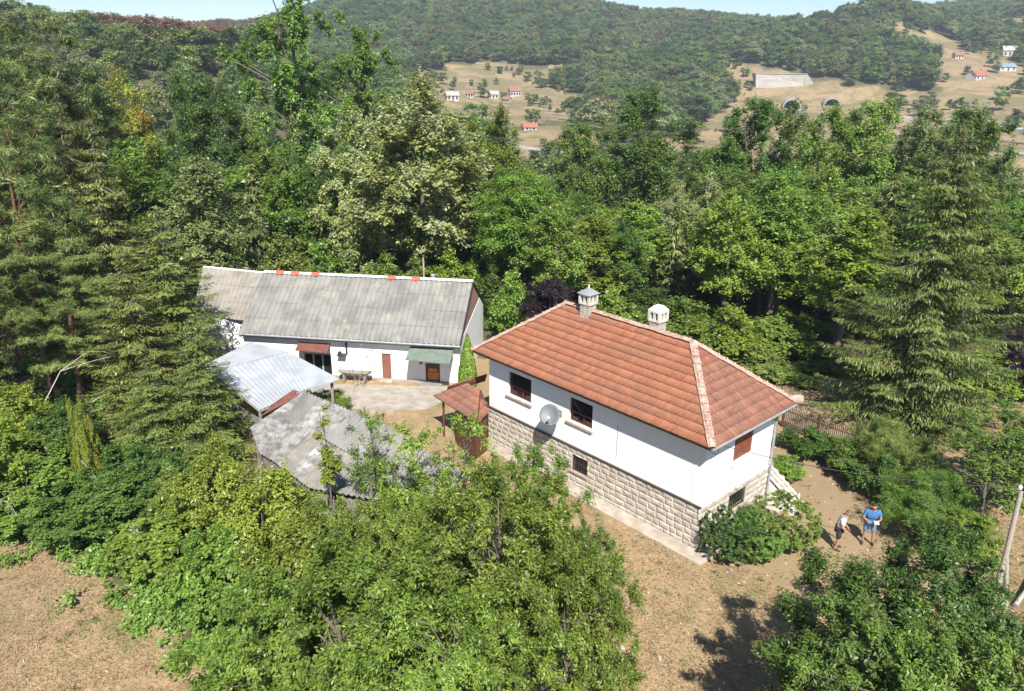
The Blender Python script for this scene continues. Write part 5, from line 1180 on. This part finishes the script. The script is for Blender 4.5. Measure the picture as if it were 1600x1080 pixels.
# a named specimen of each far tree stands at the front of the mass and lends its shape to it
ng = bpy.data.node_groups.new('woodland', 'GeometryNodeTree'); ng.interface.new_socket('Geometry', in_out='INPUT', socket_type='NodeSocketGeometry'); ng.interface.new_socket('Geometry', in_out='OUTPUT', socket_type='NodeSocketGeometry')
gi = ng.nodes.new('NodeGroupInput'); go = ng.nodes.new('NodeGroupOutput'); jn = ng.nodes.new('GeometryNodeJoinGeometry')
def attr(nm, ty):
    a = ng.nodes.new('GeometryNodeInputNamedAttribute'); a.data_type = ty; a.inputs[0].default_value = nm; return a
av, asz, arz = attr('variant', 'INT'), attr('size', 'FLOAT_VECTOR'), attr('turn', 'FLOAT_VECTOR')
allp = []; var = []
for i, (me, mt, h0, w0) in FARM.items():
    L_ = pts[i]
    if not L_: continue
    L_.sort(key=lambda q: math.hypot(q[0], q[1])); s = L_.pop(0)
    ob = tag(link('distant_tree', me), '%s tree at the near edge of the distant woodland' % cn[mt] + (' on the left' if s[0] < -20 else ' across the valley') + {3: ', withered', 5: ', squat', 1: ', tall'}.get(i, ''), 'tree'); ob.location = s[:3]; ob.scale = (s[3] / w0, s[3] / w0, s[4] / h0)
    for q in L_: allp.append((q[0], q[1], q[2], q[3] / w0, q[4] / h0)); var.append(i)
    oi = ng.nodes.new('GeometryNodeObjectInfo'); oi.inputs[0].default_value = ob; oi.transform_space = 'ORIGINAL'; oi.inputs[1].default_value = True
    ip = ng.nodes.new('GeometryNodeInstanceOnPoints'); cmp = ng.nodes.new('FunctionNodeCompare'); cmp.data_type = 'INT'; cmp.operation = 'EQUAL'
    ng.links.new(av.outputs[0], cmp.inputs[2]); cmp.inputs[3].default_value = i
    ng.links.new(gi.outputs[0], ip.inputs['Points']); ng.links.new(cmp.outputs[0], ip.inputs['Selection']); ng.links.new(oi.outputs['Geometry'], ip.inputs['Instance'])
    ng.links.new(arz.outputs[0], ip.inputs['Rotation']); ng.links.new(asz.outputs[0], ip.inputs['Scale']); ng.links.new(ip.outputs[0], jn.inputs[0])
ng.links.new(jn.outputs[0], go.inputs[0])
allp = np.array(allp); n = len(allp); me = bpy.data.meshes.new('distant_woodland'); me.vertices.add(n); me.vertices.foreach_set('co', allp[:, :3].astype(np.float32).ravel())
me.attributes.new('variant', 'INT', 'POINT').data.foreach_set('value', np.array(var, np.int32))
sz = np.stack([allp[:, 3], allp[:, 3], allp[:, 4]], 1).astype(np.float32); me.attributes.new('size', 'FLOAT_VECTOR', 'POINT').data.foreach_set('vector', sz.ravel())
tr_ = np.zeros((n, 3), np.float32); tr_[:, 2] = rng.uniform(0, 6.28, n); me.attributes.new('turn', 'FLOAT_VECTOR', 'POINT').data.foreach_set('vector', tr_.ravel())
fo = tag(link('distant_woodland', me), 'dense mixed woodland covering the far hills', None, None, 'stuff'); fo.modifiers.new('scatter', 'NODES').node_group = ng

# undergrowth under the near trees (one leafy mass nobody could count)
C = []; r2 = np.random.RandomState(12)
for _ in range(60000):
    yy = r2.uniform(14, 75); xx = r2.uniform(-.8, .8) * yy - (0); px, py = proj(xx, yy, 0)
    if len(C) > 2600: break
    if inpoly(px, py, [(-100, 700), (0, 815), (120, 870), (220, 920), (340, 1040), (430, 1120), (700, 1120), (640, 830), (430, 780), (300, 690), (180, 560), (-100, 520)]): k = 1
    elif yy > 46 and py < 520 and not (300 < px < 740 and py > 440): k = .5 if yy < 62 else .25
    elif inpoly(px, py, [(-100, 380), (300, 560), (300, 690), (-100, 640)]): k = .6
    else: continue
    if r2.rand() < k: C.append((xx, yy, gzf(xx, yy) + r2.uniform(.05, .45)))
for (ax_, ay_), (bx_, by_) in zip(dryp[:7], dryp[1:7]):      # ragged weedy fringe where the hedge meets the meadow
    for k in range(15):
        q = at(ax_ + (bx_ - ax_) * r2.rand() + r2.normal() * 8, ay_ + (by_ - ay_) * r2.rand() + r2.normal() * 12); C.append((q.x, q.y, r2.uniform(.02, .3)))
C = np.array(C); V, Q, t = clump_leaves(r2, C, 95, r2.uniform(.2, .7, len(C)), .13, .6, flat=.55)
tag(link('undergrowth', np_mesh('undergrowth', V, Q, [LF['oak']], tint=t)), 'tangled low undergrowth beneath the trees', None, None, 'stuff')
# dry straw and grass blades on the open ground
r2 = np.random.RandomState(13); n = 260000; yy = 13 + 27 * r2.uniform(0, 1, n) ** 1.2; xx = r2.uniform(-.85, .85, n) * yy; px, py = proj(xx, yy, 0 * xx)
mow = inpoly(px, py, dryp); patch = inpoly(px, py, [(860, 760), (1000, 800), (1090, 860), (1200, 900), (1290, 870), (1330, 800), (1250, 700), (1700, 600), (1700, 1200), (900, 1200), (880, 1000), (1000, 920)])
hp = np.stack([xx, yy, 0 * xx], 1) - np.array(HA); cx_, sx_ = math.cos(YAW), math.sin(YAW); hx = hp[:, 0] * cx_ + hp[:, 1] * sx_; hy = -hp[:, 0] * sx_ + hp[:, 1] * cx_
inh = (hx > -.6) & (hx < HL + .8) & (hy > -.8) & (hy < HW + 1.3)
path = inpoly(px, py, [(1235, 700), (1300, 720), (1380, 830), (1330, 880), (1250, 930), (1180, 910), (1280, 840), (1200, 760)])
dens = .5 + .5 * np.sin(xx * 1.7 + 2 * np.sin(yy * .9)) * np.sin(yy * 1.3 + np.sin(xx)); kp = (mow | patch) & ~inh & ~path & (r2.uniform(0, 1, n) < (.35 + .65 * dens))
xx, yy = xx[kp], yy[kp]; n = len(xx); P_ = np.stack([xx, yy, gz(xx, yy) + r2.uniform(.01, .05, n) + .03 * np.sin(xx * 1.1 + np.sin(yy * .7)) * np.cos(yy * .9)], 1)
T0 = np.stack([np.sin(xx * .6) + r2.normal(size=n) * .5, .35 + r2.normal(size=n) * .5, r2.uniform(-.1, .45, n)], 1)
V, Q = leaves(r2, P_, np.array([[0, 0, 1.]]) + r2.normal(size=(n, 3)) * .5, .13, .13, .05, T0)
tag(link('dry_grass', np_mesh('dry_grass', V, Q, [leafmat('straw', (.22, .16, .07), (.52, .385, .205), odd=(.19, .185, .07), trans=.1)], tint=r2.uniform(0, 1, n) ** .9)), 'dry straw and short parched grass on the open ground', None, None, 'stuff')

# stones, weeds and fallen leaves on the bare yard
r2 = np.random.RandomState(21); sm_ = MB(); n = 0
while n < 420:
    yy = r2.uniform(16, 36); xx = r2.uniform(0, 22); px, py = proj(xx, yy, 0); h_ = W2H((xx, yy, 0))
    if (-.7 < h_.x < HL + .9 and -.9 < h_.y < HW + 1.3) or not (860 < px < 1600 and 640 < py < 1100): continue
    s_ = r2.uniform(.015, .06) * (1.6 if r2.rand() < .06 else 1); n += 1; vs = [(xx + s_ * a * r2.uniform(.6, 1.2), yy + s_ * b * r2.uniform(.6, 1.2), z_) for z_, q_ in ((-.01, 1), (s_ * .7, .6)) for a, b in ((-q_, -q_), (q_, -q_), (q_, q_), (-q_, q_))]
    sm_.add(vs, [(4, 5, 6, 7), (0, 1, 5, 4), (1, 2, 6, 5), (2, 3, 7, 6), (3, 0, 4, 7)])
tag(sm_.build('pebbles', CONC), 'scattered small stones on the yard', None, None, 'stuff')
C = []
while len(C) < 330:
    yy = r2.uniform(13, 36); xx = r2.uniform(-20, 22); px, py = proj(xx, yy, 0); h_ = W2H((xx, yy, 0))
    if (-.7 < h_.x < HL + .9 and -.9 < h_.y < HW + 1.3): continue
    m1 = bool(inpoly(px, py, dryp)); 
    if not (m1 or (860 < px < 1600 and 620 < py < 1100)): continue
    if math.sin(xx * .8 + 2 * math.sin(yy * .5)) * math.sin(yy * .9 + xx * .3) < .25 and r2.rand() > .12: continue
    C.append((xx, yy, .03))
C = np.array(C); V, Q, t = clump_leaves(r2, C, 34, r2.uniform(.08, .28, len(C)), .07, .3, flat=.35)
tag(link('weeds', np_mesh('weeds', V, Q, [LF['olive']], tint=t)), 'low green weeds in the parched grass', None, None, 'stuff')
n = 2600; yy = r2.uniform(13, 36, n); xx = r2.uniform(-20, 22, n); px, py = proj(xx, yy, 0 * xx); kp = inpoly(px, py, dryp) | ((px > 860) & (py > 620)); xx, yy = xx[kp], yy[kp]
V, Q = leaves(r2, np.stack([xx, yy, 0 * xx + .055], 1), np.array([[0, 0, 1.]]) + r2.normal(size=(len(xx), 3)) * .3, .085, .5, .2)
tag(link('fallen_leaves', np_mesh('fallen_leaves', V, Q, [leafmat('litter', (.14, .08, .035), (.32, .21, .10), trans=.05)], tint=r2.uniform(0, 1, len(xx)))), 'brown fallen leaves on the dry ground', None, None, 'stuff')

# ------------------------------------------------------------------ the valley: roads, walls, tunnel mouths, houses
ROAD = simple('road_grey', (.42, .41, .39), (.34, .33, .31), scale=.2, rough=.9, bmp=0); EARTH = simple('bare_earth', (.30, .21, .14), (.22, .17, .11), scale=.05, rough=.95, bmp=0)
def strip(name, pix, wd, mat, label, lift=.35, kerb=False):
    P = [hit(*q) for q in pix]; pts_ = []
    for i in range(len(P) - 1):
        for k in range(10): pts_.append(P[i].lerp(P[i + 1], k / 10))
    pts_.append(P[-1]); mb = MB(); vs = []
    for i, p in enumerate(pts_):
        t = (pts_[min(i + 1, len(pts_) - 1)] - pts_[max(i - 1, 0)]); t.z = 0; t.normalize(); s = Vector((-t.y, t.x, 0))
        zz = max(gzf(p.x, p.y), gzf(p.x + s.x * wd / 2, p.y + s.y * wd / 2), gzf(p.x - s.x * wd / 2, p.y - s.y * wd / 2)) + lift
        for a in (-.5, .5): q = p + s * wd * a; vs += [(q.x, q.y, zz), (q.x, q.y, zz - 2.5)]
    fs = []
    for i in range(len(pts_) - 1):
        b = i * 4; c = b + 4; fs += [(b, b + 2, c + 2, c), (b + 1, b, c, c + 1), (b + 2, b + 3, c + 3, c + 2)]
    mb.add(vs, fs); return tag(mb.build(name, mat), label, None, None, 'structure'), pts_
strip('motorway', [(1380, 184), (1460, 189), (1530, 196), (1600, 206), (1720, 222)], 11, ROAD, 'grey dual road across the valley at the right')
strip('valley_road', [(1380, 214), (1460, 222), (1540, 233), (1600, 242), (1720, 258)], 6, ROAD, 'pale road in front of the motorway')
strip('valley_road', [(780, 226), (850, 236), (960, 247), (1040, 256), (1110, 263), (1210, 278)], 6, ROAD, 'road seen between the trees behind the house')
_, gp = strip('earth_bank', [(1400, 200), (1500, 213), (1600, 224), (1700, 236)], 9, EARTH, 'bare brown bank between the two roads', .25)
P = [hit(*q) for q in [(1500, 196), (1600, 209), (1700, 223)]]; bar = empty('guard_rail', (0, 0, 0), 0, 'long pale guard rail along the motorway', 'barrier'); mb = MB(); mp = MB()
for i in range(2):
    a, b = P[i], P[i + 1]
    mb.tube([a + Vector((0, 0, 1.9)), b + Vector((0, 0, 1.9))], .28, 4)
    for k in range(12): q = a.lerp(b, k / 12); mp.box(-.1, .1, -.1, .1, -.5, 1.9, 0, Matrix.Translation(q))
mb.build('rail', simple('rail_blue_grey', (.45, .52, .60)), bar); mp.build('posts', GREYM, bar)
# retaining wall
FARP = simple('far_plaster', (.56, .55, .52), (.46, .44, .41), scale=.5, bmp=0)
CW = simple('concrete_pale', (.37, .345, .31), (.29, .27, .24), scale=.1, rough=.9, bmp=0, stretch=(1, 1, 4))
a, b = hit(1181, 139), hit(1290, 141); b = Vector((b.x, a.y + (b.y - a.y) * .3, 0)); z0 = min(a.z, gzf(b.x, b.y)) - 1
rw_ = empty('retaining_wall', (a.x, a.y, z0), 0, 'long pale concrete retaining wall cut into the far hillside', 'retaining wall'); L_ = b.x - a.x; dy = b.y - a.y; mb = MB()
hh_ = 11.0
mb.add([(0, 0, 0), (L_, dy, 0), (L_ - 3, dy + 3, 3.2), (L_ * .80, dy * .8 + 4, hh_), (0, 4, hh_), (0, 14, hh_), (L_ * .8, dy * .8 + 14, hh_), (L_, dy + 14, 0)], [(0, 1, 2, 3, 4), (4, 3, 6, 5), (3, 2, 7, 6), (2, 1, 7), (0, 4, 5)], 0)
mb.build('face', CW, rw_); mb = MB(); mb.tube([(0, 3.8, hh_), (L_ * .8, dy * .8 + 3.8, hh_)], .35, 4)
for k in range(5): mb.tube([(L_ * (k + .6) / 6, dy * k / 6 - .1, .2), (L_ * (k + .6) / 6, dy * k / 6 + 3.85, hh_ - .2)], .12, 4)
mb.build('coping', CW, rw_)
def portal(px, py, lab):
    q = hit(px, py); o = empty('tunnel_portal', (q.x, q.y, q.z - 1), math.radians(-14), lab, 'tunnel portal'); R_, r_ = 5.6, 4.7; n = 20; vs = []
    for yy in (0, 14):
        for rr in (r_, R_):
            for i in range(n + 1): an = math.pi * i / n; vs.append((math.cos(an) * rr, yy - (1.0 if rr == R_ else 0) * 0, 1.5 + math.sin(an) * rr * .95))
    k = n + 1; fs = []
    for i in range(n): fs += [(i, i + 1, k + i + 1, k + i), (k + i, k + i + 1, 3 * k + i + 1, 3 * k + i), (i + 1, i, 2 * k + i, 2 * k + i + 1)]
    MB().add(vs, fs, 0).box(-R_, -r_, 0, 14, -1, 1.5).box(r_, R_, 0, 14, -1, 1.5).build('arch', CW, o)
    MB().add([(math.cos(math.pi * i / 16) * r_ * .98, 8, 1.5 + math.sin(math.pi * i / 16) * r_ * .92) for i in range(17)] + [(-r_ * .98, 8, -1), (r_ * .98, 8, -1)], [tuple(range(19))]).build('dark_bore', DARKIN, o); MB().box(-r_, r_, -8, 8, .3, 1.0).build('floor', ROAD, o)
    return o
portal(1300, 168, 'right tunnel mouth, a pale concrete arch'); portal(1237, 170, 'left tunnel mouth, half hidden by trees')
def farhouse(px, py, w_, d_, h_, roofh, rmat, rz, label, wmat=None, win=3):
    q = hit(px, py); o = empty('village_house', (q.x, q.y, q.z - .3), rz, label, 'house'); mb = MB(); mb.box(-w_ / 2, w_ / 2, 0, d_, 0, h_)
    mb.add([(-w_ / 2, 0, h_), (-w_ / 2, d_, h_), (-w_ / 2, d_ / 2, h_ + roofh), (w_ / 2, 0, h_), (w_ / 2, d_, h_), (w_ / 2, d_ / 2, h_ + roofh)], [(2, 1, 0), (3, 4, 5)])
    mb.build('wall', wmat or FARP, o); e = .5; rr = roofh / (d_ / 2) * e; r = MB()
    for sg in (0, 1):
        y0_, y1_ = (-e, d_ / 2) if sg == 0 else (d_ + e, d_ / 2)
        P_ = [(-w_ / 2 - e, y0_, h_ - rr), (w_ / 2 + e, y0_, h_ - rr), (w_ / 2 + e, y1_, h_ + roofh), (-w_ / 2 - e, y1_, h_ + roofh)]
        if sg: P_ = P_[::-1]
        r.slab([Vector(v) + Vector((0, 0, .16)) for v in P_], .15)
    rf_ = r.build('roof', rmat, o); MB().box(w_ * .2, w_ * .2 + .7, d_ * .4, d_ * .4 + .7, h_, h_ + roofh + 1.0).build('chimney', BRICK, rf_)
    for i in range(win): x = -w_ / 2 + w_ * (i + .5) / win; MB().box(x - .5, x + .5, -.05, .0, h_ * .35, h_ * .75).build('window', GLASS, o)
    MB().box(-.5, .5, -.06, .0, 0, 1.0).build('door', BROWND, o)
    return o
RT = simple('far_red_roof', (.30, .14, .10), (.25, .12, .09), scale=.8, bmp=0); RO = simple('far_orange_roof', (.36, .145, .085), (.29, .12, .075), scale=.8, bmp=0); RB = simple('far_blue_roof', (.17, .25, .30), (.20, .28, .33), scale=.8, bmp=0); RGY = simple('far_grey_roof', (.42, .40, .38), scale=.8, bmp=0)
farhouse(708, 158, 7, 6, 3.6, 2.0, RGY, .3, 'white house with a grey roof, leftmost in the far village')
farhouse(733, 153, 5.5, 5, 3.0, 1.8, RT, -.2, 'small house with a dull red roof, second from the left in the far village')
farhouse(771, 155, 6.5, 6, 3.6, 2.0, RGY, .1, 'pale house beside the dark trees in the far village')
farhouse(806, 152, 7.5, 6, 4.6, 2.1, RT, .25, 'two storey white house with a red roof, rightmost in the far village', win=4)
farhouse(790, 160, 4.5, 4, 2.4, 1.4, RT, -.4, 'low shed in front of the far village houses')
farhouse(829, 204, 6.5, 5, 2.0, 1.5, RO, .15, 'low shelter with a red roof by the valley road', win=2)
farhouse(1534, 126, 13, 8, 3.6, 3.2, RO, .5, 'white house with a bright orange roof on the right hillside')
farhouse(1575, 111, 12, 8, 3.0, 2.2, RB, .1, 'long building with a blue-grey roof above the orange roofed house')
farhouse(1577, 90, 9, 8, 5.5, 3, RGY, -.3, 'pale house among trees high on the right hillside')
farhouse(1499, 92, 6, 5, 3, 2, RT, 0, 'tiny hut with a brown roof on the right hillside')
for i, (px, py) in enumerate([(850, 192), (768, 150), (942, 172), (1508, 110), (1096, 170)]):
    q = hit(px, py); o = empty('power_pole', q, 0, ['thin pole beside the red roofed shelter', 'thin pole in the middle of the far village', 'thin pole on the brown slope right of the village', 'thin pole above the orange roofed house', 'thin pole left of the retaining wall'][i], 'pole')
    MB().tube([(0, 0, -.5), (0, 0, 9)], [.2, .14], 6).build('mast', GREYM, o); MB().box(-.9, .9, -.08, .08, 8.2, 8.4).build('crossarm', GREYM, o)

# ------------------------------------------------------------------ summer haze
m = bpy.data.materials.new('haze'); m.use_nodes = True; nt = m.node_tree; nt.nodes.clear(); o_ = nt.nodes.new('ShaderNodeOutputMaterial'); vp = nt.nodes.new('ShaderNodeVolumePrincipled')
vp.inputs['Color'].default_value = (.80, .88, 1, 1); vp.inputs['Density'].default_value = HAZE_D; vp.inputs['Anisotropy'].default_value = .2; nt.links.new(vp.outputs[0], o_.inputs['Volume'])
hz = MB().box(-1400, 1400, -30, 1500, -26, 175).build('haze', m); tag(hz, 'thin summer haze over the valley', None, None, 'stuff')
